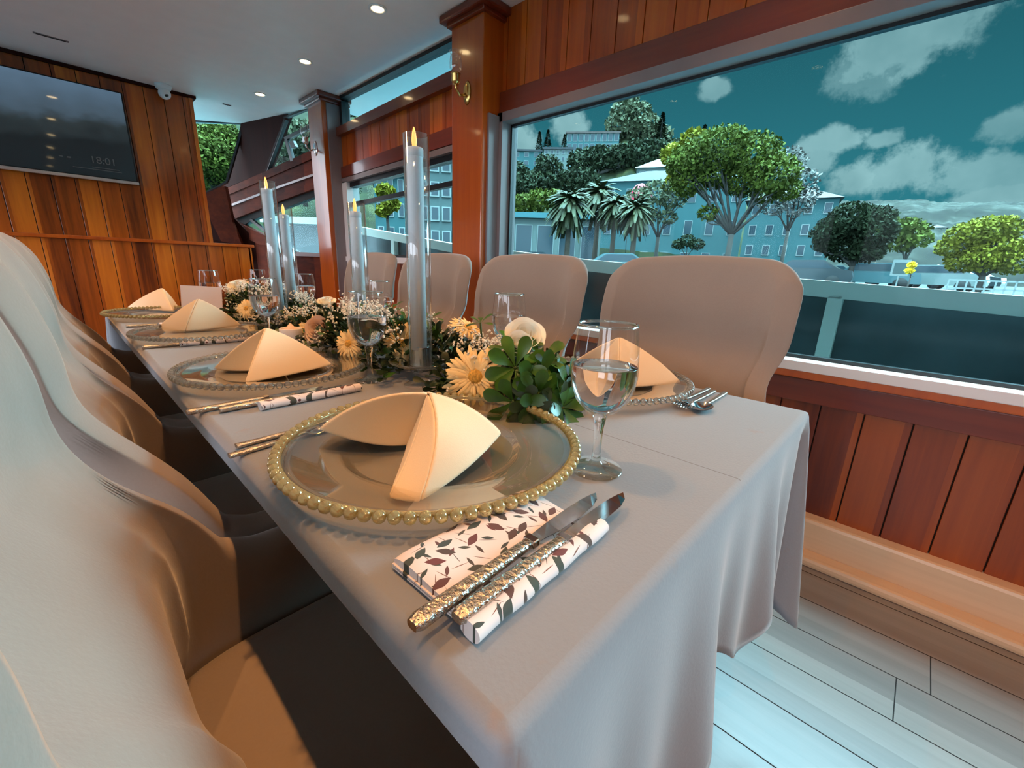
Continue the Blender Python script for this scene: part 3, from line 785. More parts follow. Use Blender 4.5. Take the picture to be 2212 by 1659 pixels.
# nearest one: a tent with two hollow legs
PF = onz(868, 1082, zp); PR = onz(1084, 936, zr+.014); PLF = onz(690, 928, zr+.010); PM = onz(880, 962, zp)
T0 = vtop((PM+PR)/2+Vector((.0, .015, 0)), 925, 850); T1 = vtop((PM+PLF)/2+Vector((.03, .03, 0)), 800, 868)
FL = onz(840, 1075, zp); FR = onz(906, 1084, zp)
BK = Vector((.41, .60, zp+.004)); BL = Vector((.27, .565, zp+.004))
mb = MB()
patch(mb, T0, FL, FR, vtop(mid(T0, FL), 893, 985), mid(FL, FR, (0, -.004, -.002)), mid(T0, FR, (.012, -.028, .018)))
patch(mb, T0, FR, PR, mid(T0, FR, (.012, -.028, .018)), mid(FR, PR, (.004, -.004, -.012)), mid(T0, PR, (.004, -.008, .020)))
patch(mb, T0, PR, BK, mid(T0, PR, (.004, -.008, .020)), mid(PR, BK, (.010, .01, -.004)), mid(T0, BK, (0, .008, .014)))
patch(mb, T0, FL, PM, vtop(mid(T0, FL), 893, 985), mid(FL, PM, (.02, .014, .010)), mid(T0, PM, (.012, .014, -.004)))
patch(mb, T0, PM, PLF, mid(T0, PM, (.012, .014, -.004)), mid(PM, PLF, (-.006, -.030, -.006)), mid(T0, PLF, (-.012, -.006, .036)), 26)
patch(mb, T0, PLF, BL, mid(T0, PLF, (-.012, -.006, .036)), mid(PLF, BL, (-.012, .012, 0)), mid(T0, BL, (0, .02, .012)), 20)
patch(mb, T0, BK, BL, mid(T0, BK, (0, .008, .014)), mid(BK, BL, (0, .01, 0)), mid(T0, BL, (0, .02, .012)))
napkin(mb, (.33, .46, TZ+.005), 'cream napkin nearest the camera, folded into a tent with two open legs')
def pyramid(T, L, F, R_, B, lab, M_=None, zf=zp):
    """apex pixel + feet pixels on the plate"""
    Lp, Fp, Rp = onz(*L, zf+.002), onz(*F, zf), onz(*R_, zf+.006)
    base = (Lp+Rp)/2*.5+Fp*.25+Vector((*B, zf))*.25 if B else (Lp+Rp)/2
    Tp = vtop(base, *T); Bp = Vector((*B, zf))
    mb = MB()
    tF = mid(Tp, Fp, (.0, -.006, .012)); tR = mid(Tp, Rp, (0, -.002, .020)); tL = mid(Tp, Lp, (-.006, -.004, .012)); tB = mid(Tp, Bp, (0, .01, .01))
    patch(mb, Tp, Fp, Rp, tF, mid(Fp, Rp, (0, -.012, -.002)), tR)
    if M_:
        Mp = onz(*M_, zf); tM = mid(Tp, Mp, (.006, .012, -.004))
        patch(mb, Tp, Fp, Mp, tF, mid(Fp, Mp, (.012, .012, .004)), tM)
        patch(mb, Tp, Mp, Lp, tM, mid(Mp, Lp, (0, -.012, -.004)), tL)
    else: patch(mb, Tp, Lp, Fp, tL, mid(Lp, Fp, (-.004, -.006, 0)), tF)
    patch(mb, Tp, Rp, Bp, tR, mid(Rp, Bp, (.01, .01, 0)), tB); patch(mb, Tp, Bp, Lp, tB, mid(Bp, Lp, (-.01, .01, 0)), tL)
    return napkin(mb, ((Lp+Rp)/2).to_tuple()[:2]+(TZ+.006,), lab)
pyramid((574, 708), (460, 798), (530, 828), (718, 788), (.37, 1.13), 'cream napkin second from the camera on the left, peaked with a light front flap', (555, 800))
pyramid((428, 645), (335, 713), (400, 716), (522, 703), (.35, 1.74), 'cream napkin folded as a plain smooth pyramid, third along the left side')
pyramid((350, 622), (275, 664), (312, 668), (384, 662), (.33, 2.34), 'cream napkin with crumpled folds at the far left end of the table', (300, 664))
pyramid((1338, 728), (1268, 800), (1330, 838), (1472, 826), (.82, .60), 'cream peaked napkin on the window side, seen through the nearest wine glass')
# cloth loop of the far crumpled napkin
# printed napkins and cutlery
def printed(c, rz, lab, wide, ln=.165, stack=True):
    o = empty('printed_napkin', c, rz, lab, 'napkin', 'printed napkins under the knives')
    if wide:
        mb = MB(); h = .0065
        def fn(u, v):
            x = (u-.5)*ln; a = 2*PI*v; n = 3.2
            cy = math.copysign(abs(math.cos(a))**(2/n), math.cos(a)); cz = math.copysign(abs(math.sin(a))**(2/n), math.sin(a))
            e = 1-.04*(abs(u-.5)*2)**8
            return (x, .012+cy*.042*e, h+.0012*math.sin(x*60)+cz*h*(1-.25*(abs(u-.5)*2)**10)+.0018*math.sin(cy*3))
        mb.grid(fn, 40, 36, 0, True, closev=True)
        for u in (0, 1): mb.add([fn(u, j/36) for j in range(36)], [tuple(range(36))])
        mb.build('folded_panel', 'printed_cloth', o)
        for k in (-1, 1):
            mb = MB()
            mb.box((-ln/2-.002, -.028, h*(.55+.2*k)), (-ln/2+.05, .052, h*(.62+.2*k)+.0012)); mb.build('fold_edge', 'printed_cloth', o)
    mb = MB(); rr = .0088
    y0 = -.046 if wide else 0
    L2 = ln*1.06/2
    def rf(u, v):
        a = 2*PI*v; r_ = rr*(1+.05*math.sin(u*21+2)); return ((u-.5)*2*L2, y0+1.15*r_*math.cos(a), rr*.9+r_*.86*math.sin(a))
    mb.grid(rf, 30, 20, 0, True, closev=True)
    for u in (0, 1): mb.add([rf(u, j/20) for j in range(20)], [tuple(range(20))])
    mb.build('rolled_edge', 'printed_cloth', o)
    return o
printed((.241, .2265, TZ), math.radians(2), 'white floral printed napkin in the foreground, folded flat with a rolled edge under two knives', True)
def bladepart(mb):
    pass
def knife(c, rz, lab, tilt=0.0, ln=.235, z=0):
    o = empty('table_knife', (c[0], c[1], TZ+z), rz, lab, 'knife', 'knives laid across the printed napkins'); o.rotation_euler = (0, -tilt, rz)
    mb = MB(); hl = ln*.53
    def hf(u, v):
        a = 2*PI*v; n = 3.0; x = -ln/2+u*hl; w_ = .0072-.0022*u; h = .0048-.001*u
        e = 1 if .02 < u < .985 else .72
        return (x, w_*e*math.copysign(abs(math.cos(a))**(2/n), math.cos(a)), .005+h*e*math.copysign(abs(math.sin(a))**(2/n), math.sin(a)))
    mb.grid(hf, 26, 20, 0, True, closev=True)
    for u in (0, 1): mb.add([hf(u, j/20) for j in range(20)], [tuple(range(20))])
    mb.build('handle', 'steel_ornate', o)
    mb = MB(); x0 = -ln/2+hl; up = []; prof = [(0, -.0045, .0045), (.012, -.0055, .0055), (.03, -.0085, .0065), (.06, -.0095, .0068), (.085, -.0085, .006), (.100, -.0045, .0042), (.108, .0010, .0022)]
    for k, (dx, a, b) in enumerate(prof): up += [Vector((x0-.002+dx*ln/.235*1.02, a, .0048)), Vector((x0-.002+dx*ln/.235*1.02, b, .0066)), Vector((x0-.002+dx*ln/.235*1.02, b, .0046)), Vector((x0-.002+dx*ln/.235*1.02, a, .0044))]
    fs = []
    for k in range(len(prof)-1):
        for j in range(4): fs.append((k*4+j, k*4+(j+1) % 4, k*4+4+(j+1) % 4, k*4+4+j))
    fs += [(0, 1, 2, 3), tuple(len(up)-4+j for j in (3, 2, 1, 0))]
    mb.add(up, fs, 0, False); mb.box((x0-.006, -.0062, .0015), (x0+.003, .0062, .0088), 0, None, .001)
    mb.build('blade', 'steel', o); return o
knife((.2445, .2045), math.radians(2), 'left-hand foreground knife with an ornate handle, lying on the floral napkin', 0, .240, .0125)
knife((.2710, .1885), math.radians(1), 'right-hand foreground knife with an ornate handle, its tip farthest out towards the wine glass', 0, .240, .0100)
knife((.222, .822), math.radians(2), 'long ornate knife beside the second charger, its end near the table edge', 0, .225, 0)
knife((.262, .800), math.radians(2), 'knife lying against the rolled printed napkin by the second charger', 0, .225, .001)
printed((.292, .772, TZ), math.radians(1), 'rolled floral printed napkin beside the second charger', False, .17)
printed((.300, 1.475, TZ), math.radians(0), 'rolled floral printed napkin beside the third charger, lying doubled', False, .17)
knife((.215, 1.488), 0, 'slim bright knife beside the third charger, at the edge of the table', 0, .17, 0)
knife((.225, 1.950), 0, 'thin knife between the third and farthest chargers', 0, .17, 0)
printed((.295, 1.925, TZ), math.radians(1), 'rolled floral printed napkin by the farthest charger', False, .13)
def fork(c, rz, lab, ln=.19, z=0, head='fork', grp='forks and spoon beside the plates'):
    o = empty('table_spoon' if head == 'spoon' else 'table_fork', (c[0], c[1], TZ+z), rz, lab, 'spoon' if head == 'spoon' else 'fork', grp)
    mb = MB(); hl = ln*.66
    def hf(u, v):
        a = 2*PI*v; x = -ln/2+u*hl; w_ = .0055-.0030*u; h = .0030-.0010*u
        return (x, w_*math.copysign(abs(math.cos(a))**.6, math.cos(a)), .0035+.003*u*u+h*math.copysign(abs(math.sin(a))**.6, math.sin(a)))
    mb.grid(hf, 24, 16, 0, True, closev=True)
    for u in (0, 1): mb.add([hf(u, j/16) for j in range(16)], [tuple(range(16))])
    mb.build('handle', 'steel_ornate', o)
    mb = MB(); x0 = -ln/2+hl
    if head == 'spoon':
        def sf(u, v):
            a = 2*PI*v; rr = u; return (x0+.030+.031*rr*math.cos(a), .019*rr*math.sin(a), .0012+.0085*rr*rr)
        mb.grid(sf, 10, 28, 0, True, closev=True); mb.build('bowl', 'steel', o); o.children[-1].modifiers.new('t', 'SOLIDIFY').thickness = .0012
    else:
        def pf(u, v): return (x0-.003+u*.030, (v-.5)*2*(.003+.0085*math.sin(min(1, u*1.25)*PI/2)), .0062-.004*math.sin(PI*u)+.002*abs(v-.5))
        mb.grid(pf, 10, 8, 0, True)
        for k in range(4):
            y = (k-1.5)*.0050; mb.tube([(x0+.025, y, .0055), (x0+.042, y, .0045), (x0+.062, y*.9, .0085)], [.0015, .0013, .0008], 6)
        mb.build('tines', 'steel', o); o.children[-1].modifiers.new('t', 'SOLIDIFY').thickness = .001
    return o
fork((.225, .632), math.radians(3), 'fork tucked behind the nearest charger, only its ornate handle end showing', .19, 0)
fork((.190, .606), math.radians(5), 'second fork beside the nearest charger, its handle pointing to the left table edge', .15, 0)
fork((.852, .285), PI+math.radians(2), 'fork on the window side with tines towards the nearest wine glass', .19, 0)
fork((.858, .262), PI+math.radians(3), 'spoon on the window side lying next to the fork on bare cloth', .19, 0, 'spoon')
fork((.862, .302), PI+math.radians(1), 'fork on the window side closest to the beaded plate rim', .19, 0)

# wine glasses
def glass_proto():
    r = empty('wine_glass')
    foot = [(.001, .0), (.0335, .0), (.0345, .0012), (.0335, .0026), (.020, .0050), (.009, .0085), (.0055, .014)]
    MB().lathe(foot, 48).build('foot', 'foot_glass', r)
    st = [(.0066, .012), (.0052, .022), (.0052, .040), (.0060, .056), (.0078, .067), (.0088, .0725), (.0060, .0755), (.001, .076)]
    MB().lathe(st, 28).build('stem', 'glass', r)
    out = [(.001, .0735), (.010, .0745), (.022, .082), (.032, .094), (.038, .110), (.0402, .125), (.0400, .137), (.0380, .160), (.0350, .186), (.0348, .1872), (.0340, .1872), (.0338, .186)]
    MB().lathe(out, 56).build('bowl', 'clear_glass', r)
    MB().lathe([(.0337, .1862), (.0341, .1882), (.0350, .1882), (.0354, .1862), (.0350, .1850), (.0341, .1850), (.0337, .1862)], 56).build('rim', 'rim_glass', r)
    wt = [(.001, .0765), (.009, .0775), (.021, .0845), (.031, .096), (.0368, .111), (.0389, .125), (.0388, .1370), (.0388, .1375), (.030, .1366), (.001, .1364)]
    MB().lathe(wt, 56).build('water', 'water', r)
    return r
gp = glass_proto(); first = True
WG = [(.442, .262, 'nearest wine glass of water, alone on the cloth right of the front beaded charger'),
      (.437, .832, 'water-filled wine glass beside the second charger, in front of the tall near candle group'),
      (.425, 1.43, 'wine glass of water in front of the farther tall candle, against the flowers'),
      (.450, 2.20, 'leftmost wine glass of water, near the small white paper box'),
      (.716, .690, 'wine glass of water behind the white rose, before the second window-side chair'),
      (.725, 1.29, 'wine glass rising behind the second left glass, across the garland'),
      (.725, 1.90, 'wine glass just right of the farther candles, behind the flowers'),
      (.700, 2.42, 'farthest wine glass of water on the window side, left of the farther candles')]
for x, y, lab in WG:
    o = gp if first else copy_tree(gp); first = False
    o.location = (x, y, TZ+.0008); o.rotation_euler.z = x*7; tag(o, lab, 'wine glass', 'wine glasses of water')

# candle holders with glass chimneys
def candle_set(x, y, top, lab, n):
    r = empty('candle_holder', (x, y, TZ+.0008), 0, lab, 'candle holder', 'tall candles in glass chimneys'); h = top-TZ
    ft = [(.001, 0), (.036, 0), (.037, .003), (.030, .006), (.018, .012), (.013, .020), (.016, .028), (.024, .034), (.020, .040), (.001, .040)]
    MB().lathe(ft, 40).build('foot', 'clear_glass', r)
    dish = [(.001, .040), (.020, .040), (.045, .043), (.062, .049), (.066, .054), (.0645, .055), (.060, .051), (.044, .0455), (.020, .043), (.001, .043)]
    MB().lathe(dish, 56).build('dish', 'clear_glass', r)
    cup = [(.001, .043), (.019, .043), (.0195, .046), (.0185, .082), (.0195, .084), (.0175, .084), (.001, .080)]
    MB().lathe(cup, 36).build('metal_cup', 'steel', r)
    tube = [(.0215, .046), (.0235, .046), (.0235, h), (.0215, h), (.0215, .046)]
    MB().lathe(tube, 44).build('glass_chimney', 'tube_glass', r)
    cd = MB().lathe([(.001, .078), (.0158, .078), (.0155, h-.030), (.0150, h-.026), (.006, h-.023), (.001, h-.023)], 28, 0, Matrix.Translation((-.004, 0, 0))).build('candle', 'wax', r)
    MB().lathe([(.001, h-.024), (.0042, h-.020), (.0055, h-.010), (.0040, h+.002), (.001, h+.012)], 14, 0, Matrix.Translation((-.004, 0, 0)) @ Matrix.Diagonal((1, .6, 1, 1))).build('flame_tip', 'flame', cd)
    MB().lathe([(.015, h-.038), (.0163, h-.036), (.0163, h-.024), (.0150, h-.022)], 24, 0, Matrix.Translation((-.004, 0, 0))).build('rim', 'wax', cd)
    return r
candle_set(.497, .728, 1.222, 'nearest and tallest taper candle in a clear glass tube on a glass dish', 0)
candle_set(.598, 1.165, 1.148, 'shorter taper candle in a glass tube standing behind the second wine glass, orange tip showing', 1)
candle_set(.505, 1.545, 1.225, 'tall taper candle in a glass tube, left one of the farther pair', 2)
candle_set(.590, 1.665, 1.165, 'short taper candle in a glass tube, right one of the farther pair', 3)

# small things by the flowers
p = onz(632, 738, TZ)
v = empty('votive_cup', (.452, 1.32, TZ+.0008), 0, 'squat white votive cup beside the garland, left of the yellow flower', 'candle holder')
MB().lathe([(.001, 0), (.024, 0), (.028, .003), (.031, .05), (.029, .052), (.026, .048), (.024, .03), (.001, .03)], 36).build('cup', 'wax', v)
MB().lathe([(.001, .03), (.022, .03), (.021, .050), (.010, .056), (.002, .066)], 20).build('candle', 'rose_pink', v)
# paper box near the far end
b0 = empty('napkin_box', (.405, 2.03, TZ), math.radians(-22), 'wooden box with a sheet of white paper leaning on its front, behind the pyramid napkin', 'napkin holder')
hb = MB()
for a_, c_ in (((-.062, -.034, 0), (.062, .034, .008)), ((-.062, -.034, 0), (-.054, .034, .118)), ((.054, -.034, 0), (.062, .034, .118)), ((-.062, .026, 0), (.062, .034, .118)), ((-.062, -.034, 0), (.062, -.026, .095))): hb.box(a_, c_, 0, None, .0012)
hb.build('holder', 'box_wood', b0)
MB().box((-.070, -.0012, -.045), (.060, .0012, .045), 0, Matrix.Translation((-.008, -.047, .090)) @ Matrix.Rotation(-.16, 4, 'X') @ Matrix.Rotation(.05, 4, 'Y')).build('paper', 'paper', b0)
# ================================================================== GARLAND
gl = empty('flower_garland', (.55, 1.45, TZ), 0, 'low garland of gerberas, white roses, gypsophila and dark leaves along the table middle', 'flower garland')
G0 = Vector((.55, 1.45, TZ))
def gx(y): return .565+.018*math.sin(y*5)+.02*math.sin(y*11+1)
def gh(y): return .097+.02*math.sin(y*7+1)+.012*math.sin(y*17)
def leafquad(vs, fs, c, d, n, L, W, fold=.25, curl=.2):
    """spatulate leaf of 8 faces starting at c along d, with normal n"""
    d = d.normalized(); s = d.cross(n).normalized(); n = s.cross(d).normalized(); o = len(vs)
    prof = [(0, .08), (.28, .36), (.58, .82), (.78, 1.0), (.92, .80), (1.0, .22)]
    for t, w_ in prof:
        p = c+d*(L*t)-n*(curl*L*t*t)
        vs += [p-s*(W*w_/2)+n*(fold*W*w_/2), p, p+s*(W*w_/2)+n*(fold*W*w_/2)]
    for i in range(len(prof)-1):
        a = o+i*3; fs += [(a, a+1, a+4, a+3), (a+1, a+2, a+5, a+4)]
def rdir(r=None):
    while True:
        v = Vector((random.uniform(-1, 1), random.uniform(-1, 1), random.uniform(-1, 1)))
        if .05 < v.length < 1: return v.normalized()
def covered(y, x):     # keep the candle dishes, glasses and cup free of foliage
    for cx, cy, r_ in ((.497, .728, .062), (.598, 1.165, .045), (.505, 1.545, .062), (.590, 1.665, .04), (.452, 1.32, .05), (.437, .832, .05), (.716, .690, .05), (.485, .535, .045), (.725, 1.29, .05), (.725, 1.90, .05), (.425, 1.43, .05), (.320, .442, .200), (.308, 1.005, .192), (.300, 1.615, .19), (.800, .480, .195)):
        if math.hypot(x-cx, y-cy) < r_: return True
    return False
vs, fs, mi = [], [], []
for k in range(8000):
    y = random.uniform(.44, 2.40); h = gh(y)
    an = random.uniform(0, PI); rr = math.sqrt(random.random())
    x = gx(y)+math.cos(an)*.115*rr; z = .008+math.sin(an)*h*rr*.92
    if covered(y, x): continue
    d = (Vector((x-gx(y), random.uniform(-.12, .12), z*.9+.01))+rdir()*.05)
    leafquad(vs, fs, Vector((x, y, TZ+z))-G0, d, rdir()+Vector((0, 0, .8)), random.uniform(.018, .036), random.uniform(.009, .017))
mb = MB(); mb.add(vs, fs, 0, True)
for i in range(len(mb.mi)): mb.mi[i] = (i//10) % 7 == 0
tag(mb.build('foliage', ['leaf_dark', 'leaf'], gl), 'mass of small dark green leaves', kind='stuff')
# big glossy leaf whorls at the near end
def whorl(c, axis, n, L, W, m='leaf_bright'):
    vs, fs = [], []; axis = Vector(axis).normalized(); u = axis.orthogonal().normalized(); v = axis.cross(u)
    c = Vector(c)-G0
    for k in range(n):
        ring = k % 2; a = 2*PI*k/n+random.uniform(-.12, .12); e = (.30, .62)[ring]+random.uniform(-.1, .1)
        d = (u*math.cos(a)+v*math.sin(a))*math.cos(e)+axis*math.sin(e)
        leafquad(vs, fs, c+d*.004, d, axis*.8+d*-.2+rdir()*.1, L*random.uniform(.85, 1.15), W*.95*random.uniform(.85, 1.1), .22, .25)
    mb = MB(); mb.add(vs, fs, 0, True); mb.tube([c-axis*.035, c+axis*.004], .0022, 6, 1); return mb.build('leaf_whorl', [m, 'stem_green'], gl)
for c, ax, n, L, W, m_ in [((.520, .482, .832), (-.5, -.75, .35), 9, .050, .026, 'leaf_bright'), ((.572, .470, .840), (-.1, -.5, .7), 8, .048, .024, 'leaf_bright'), ((.545, .455, .812), (-.3, -.8, .3), 9, .046, .026, 'leaf'), ((.600, .430, .800), (.0, -.9, .4), 9, .044, .026, 'leaf'), ((.565, .410, .768), (-.2, -.9, .4), 8, .040, .026, 'leaf'), ((.628, .440, .790), (.3, -.8, .3), 8, .042, .025, 'leaf_dark'), ((.515, .440, .775), (-.6, -.7, .2), 8, .040, .024, 'leaf_dark'),
    ((.535, .440, .790), (-.3, -.8, .1), 8, .050, .027, 'leaf'), ((.590, .452, .800), (.3, -.7, .3), 8, .052, .027, 'leaf'), ((.620, .500, .820), (.5, -.4, .6), 7, .048, .024, 'leaf_bright'),
    ((.560, .420, .772), (0, -1, .1), 8, .045, .026, 'leaf_dark'), ((.500, .465, .780), (-.6, -.7, .0), 7, .046, .026, 'leaf'), ((.610, .440, .772), (.5, -.8, .1), 7, .042, .024, 'leaf_dark'),
    ((.645, .545, .790), (.8, -.2, .3), 7, .045, .024, 'leaf'), ((.560, .520, .850), (0, -.2, 1), 7, .045, .022, 'leaf_bright')]: whorl(c, ax, n, L, W, m_)
# a few taller sprigs
for x, y, z, hh in ((.600, .66, .87, .04), (.62, .86, .86, .03), (.60, 2.30, .86, .06), (.61, 1.02, .87, .03), (.55, 1.86, .86, .035)):
    whorl((x, y, z+hh*.3), (random.uniform(-.3, .3), -.1, 1), 6, .026, .013, 'leaf')
# gypsophila
def ico_small(vs, fs, c, r):
    o = len(vs); q = [(1, 0, 0), (-1, 0, 0), (0, 1, 0), (0, -1, 0), (0, 0, 1), (0, 0, -1)]; M_ = Euler((random.random()*6, random.random()*6, 0)).to_matrix()
    vs += [c+M_ @ (Vector(p)*r) for p in q]
    fs += [tuple(o+i for i in f) for f in ((0, 2, 4), (2, 1, 4), (1, 3, 4), (3, 0, 4), (2, 0, 5), (1, 2, 5), (3, 1, 5), (0, 3, 5))]
vs, fs = [], []; tvs = MB()
for k in range(230):
    y = random.uniform(.56, 2.34); h = gh(y); an = random.uniform(.08, PI-.08)
    x = gx(y)+math.cos(an)*.105; z = math.sin(an)*h*1.02+.012
    if covered(y, x): continue
    c = Vector((x, y, TZ+z)); out = Vector((math.cos(an), random.uniform(-.3, .3), math.sin(an)+.2)).normalized()
    for j in range(random.randint(16, 30)):
        p = c+out*random.uniform(.0, .022)+rdir()*random.uniform(.004, .026)
        if p.z < TZ+.006: continue
        r = random.uniform(.0018, .0034)
        for q in range(2): ico_small(vs, fs, p-G0+rdir()*r*.6, r)
    if k % 2: tvs.tube([c-G0-out*.03, c-G0+out*.015], .0007, 4, 0, False)
mb = MB(); mb.add(vs, fs, 0, False); tag(mb.build('gypsophila', 'gyp', gl), 'clouds of tiny white gypsophila blossoms', kind='stuff')
tag(tvs.build('gypsophila_stems', 'stem_green', gl), kind='stuff')
# gerberas
def gerbera(c, axis, R_, droop=.25):
    c = Vector(c)-G0; axis = Vector(axis).normalized(); u = axis.orthogonal().normalized(); v = axis.cross(u)
    def make(n, r0, L, W, lift, vs, fs):
        for k in range(n):
            a = 2*PI*k/n+random.uniform(-.09, .09); d = u*math.cos(a)+v*math.sin(a); s = axis.cross(d); l = L*random.uniform(.82, 1.12); ln = lift+random.uniform(-.12, .12)
            o = len(vs); prof = [(0, .45), (.3, .8), (.65, 1.0), (.88, .8), (1, .25)]
            for t, w_ in prof:
                p = c+d*(r0+l*t*math.cos(ln))+axis*(l*t*math.sin(ln)-droop*l*t*t); vs += [p-s*W*w_/2, p+axis*W*.14, p+s*W*w_/2]
            for i in range(4):
                q = o+i*3; fs += [(q, q+1, q+4, q+3), (q+1, q+2, q+5, q+4)]
    vs, fs = [], []
    make(34, R_*.22, R_*.84, R_*.15, .0, vs, fs); make(32, R_*.20, R_*.72, R_*.13, .22, vs, fs); make(28, R_*.18, R_*.50, R_*.10, .42, vs, fs); make(30, R_*.14, R_*.24, R_*.06, .75, vs, fs)
    mb = MB(); mb.add(vs, fs, 0, True); pt = mb.build('gerbera_daisy', 'petal', gl)
    Mx = Matrix.Translation(c) @ axis.to_track_quat('Z', 'Y').to_matrix().to_4x4()
    MB().lathe([(.001, R_*.13), (R_*.10, R_*.14), (R_*.20, R_*.11), (R_*.27, R_*.03), (R_*.2, -.002), (.001, -.002)], 28, 0, Mx).build('flower_centre', 'disc', pt)
    MB().tube([c-axis*.002, c-axis*.03+Vector((0, .01, -.02))], .0028, 7).build('stem', 'stem_green', pt)
for c, ax, R_ in [((.500, .562, .803), (-.62, -.72, .34), .056), ((.508, .812, .828), (-.75, -.55, .25), .045), ((.478, 1.010, .800), (-.80, -.45, .30), .040), ((.492, 1.300, .805), (-.85, -.3, .35), .038),
                  ((.470, 1.80, .815), (-.7, -.6, .4), .038), ((.475, 1.93, .790), (-.8, -.5, .1), .034), ((.63, .735, .862), (.1, -.5, .85), .040)]: gerbera(c, ax, R_)
# roses
def rose(c, axis, R_, m_='rose'):
    c = Vector(c)-G0; axis = Vector(axis).normalized(); Mx = Matrix.Translation(c) @ axis.to_track_quat('Z', 'Y').to_matrix().to_4x4()
    mb = MB()
    for L in range(5):
        n = (2, 3, 3, 4, 5)[L]; r0 = R_*(.18, .34, .52, .72, .92)[L]; H = R_*(1.30, 1.28, 1.18, 1.04, .90)[L]
        for k in range(n):
            a0 = 2*PI*k/n+L*.7; sp_ = 2*PI/n*1.35
            def pf(u, v, a0=a0, sp_=sp_, r0=r0, H=H, L=L):
                a = a0+(u-.5)*sp_; e = abs(u-.5)*2; hh = H*(1-.22*e**3); z = hh*v-R_*.5
                rr = r0*(.30+.78*math.sin(min(1, v*1.1)*PI*.5))*(1+(.05+.06*L)*(max(0, v-.6)/.4)**1.5*(1-e*.3)); rr += .0008*u
                return (rr*math.cos(a), rr*math.sin(a), z)
            mb.grid(pf, 12, 10, 0, True, M=Mx)
    mb.ico((0, 0, 0), R_*.4, 2); vs_ = mb.v[-42:]; 
    for i in range(42): mb.v[-42+i] = tuple(Mx @ Vector(vs_[i]))
    mb.build('rose', m_, gl)
for c, ax, R_, m_ in [((.572, .510, .874), (-.45, -.6, .65), .030, 'rose'), ((.545, .500, .866), (-.6, -.5, .5), .020, 'rose'), ((.60, .545, .868), (.1, -.4, .9), .022, 'rose'), ((.480, 1.185, .812), (-.8, -.5, .3), .030, 'rose_pink'), ((.475, 1.20, .790), (-.8, -.5, -.1), .024, 'rose_pink'),
                      ((.560, 2.22, .862), (-.3, -.5, .8), .034, 'rose'), ((.60, 2.33, .872), (0, -.3, .9), .028, 'rose_pink'), ((.55, .90, .850), (-.3, -.4, .9), .018, 'rose_pink'), ((.50, 1.70, .845), (-.5, -.4, .8), .024, 'rose_pink'),
                      ((.62, 1.45, .858), (-.2, -.3, .9), .024, 'rose'), ((.60, 1.90, .862), (-.2, -.3, .9), .024, 'rose_pink')]: rose(c, ax, R_, m_)

# ================================================================== OUTSIDE
thin = MATS
mat('rail_paint', srgb(206, 190, 180), .35); mat('trim_pale', srgb(136, 146, 144), .5)
mat('dark_panel', srgb(88, 84, 86), .18, spec=.6, vary=.4, vscale=2.2)
mat('deck_paint', srgb(120, 160, 162), .5)
mat('sea', srgb(10, 60, 70), .08, bump=1, bscale=.6)
mat('asphalt', srgb(38, 42, 42), .8, vary=.15, vscale=.4)
mat('concrete', srgb(150, 158, 155), .8, vary=.1, vscale=.5)
# ship's side: deck, bulwark panels, top rail following the sheer
RP = [(2212+500, 690, 2.5), (2212, 640, 2.5), (1900, 616, 2.5), (1700, 600, 2.5), (1260, 560, 2.5)]
rail = [onx(px, py, X) for px, py, X in RP]
rail += [onx(985, 528, 2.47), onx(765, 488, 2.36), onv(700, 470, (2.36, 4.4), (1.9, 6.4)), onv(560, 466, (2.36, 4.4), (1.9, 6.4))]
rail = [Vector((2.5, -3.5, rail[0].z-.08)), Vector((2.5, -1.6, rail[1].z-.03))]+rail[1:]
rb = MB()
for a, b in zip(rail[:-1], rail[1:]):
    t = (b-a).normalized(); s = Vector((t.y, -t.x, 0)).normalized()
    rb.prism([a, a+s*.10, a+s*.10-Vector((0, 0, .075)), a-Vector((0, 0, .075))], b-a)
deck = empty('ship_railing', (2.5, 1.0, .3), 0, 'pale painted ship railing with dark side panels outside the windows', 'railing')
def chld(mb, name, m_, par):
    o = mb.build(name, m_, par); o.matrix_parent_inverse = Matrix.Translation(-par.location); return o
chld(rb, 'top_rail', 'rail_paint', deck)
pb = MB()
for a, b in zip(rail[:-1], rail[1:]):
    s = Vector((.05, 0, 0)); dz = Vector((0, 0, .075)); a0 = a+s-dz; b0 = b+s-dz; a1 = Vector((a0.x, a0.y, a0.z-.62)); b1 = Vector((b0.x, b0.y, b0.z-.62))
    pb.add([a0, b0, b1, a1, a0+Vector((.02, 0, 0)), b0+Vector((.02, 0, 0)), b1+Vector((.02, 0, 0)), a1+Vector((.02, 0, 0))], [(0, 1, 2, 3), (7, 6, 5, 4), (0, 4, 5, 1), (3, 2, 6, 7), (0, 3, 7, 4), (1, 5, 6, 2)])
chld(pb, 'side_panels', 'dark_panel', deck)
def railz(y):
    for a, b in zip(rail[:-1], rail[1:]):
        if a.y <= y <= b.y: return a.x+(b.x-a.x)*(y-a.y)/(b.y-a.y), a.z+(b.z-a.z)*(y-a.y)/(b.y-a.y)
    return rail[-1].x, rail[-1].z
for y in (-1.55, -.62, .30, 1.22, 2.14, 3.06, 3.98, 4.9):
    x, z = railz(y); chld(MB().box((x, y-.03, z-.72), (x+.05, y+.03, z-.06), 0, None, .004), 'stanchion', 'rail_paint', deck)
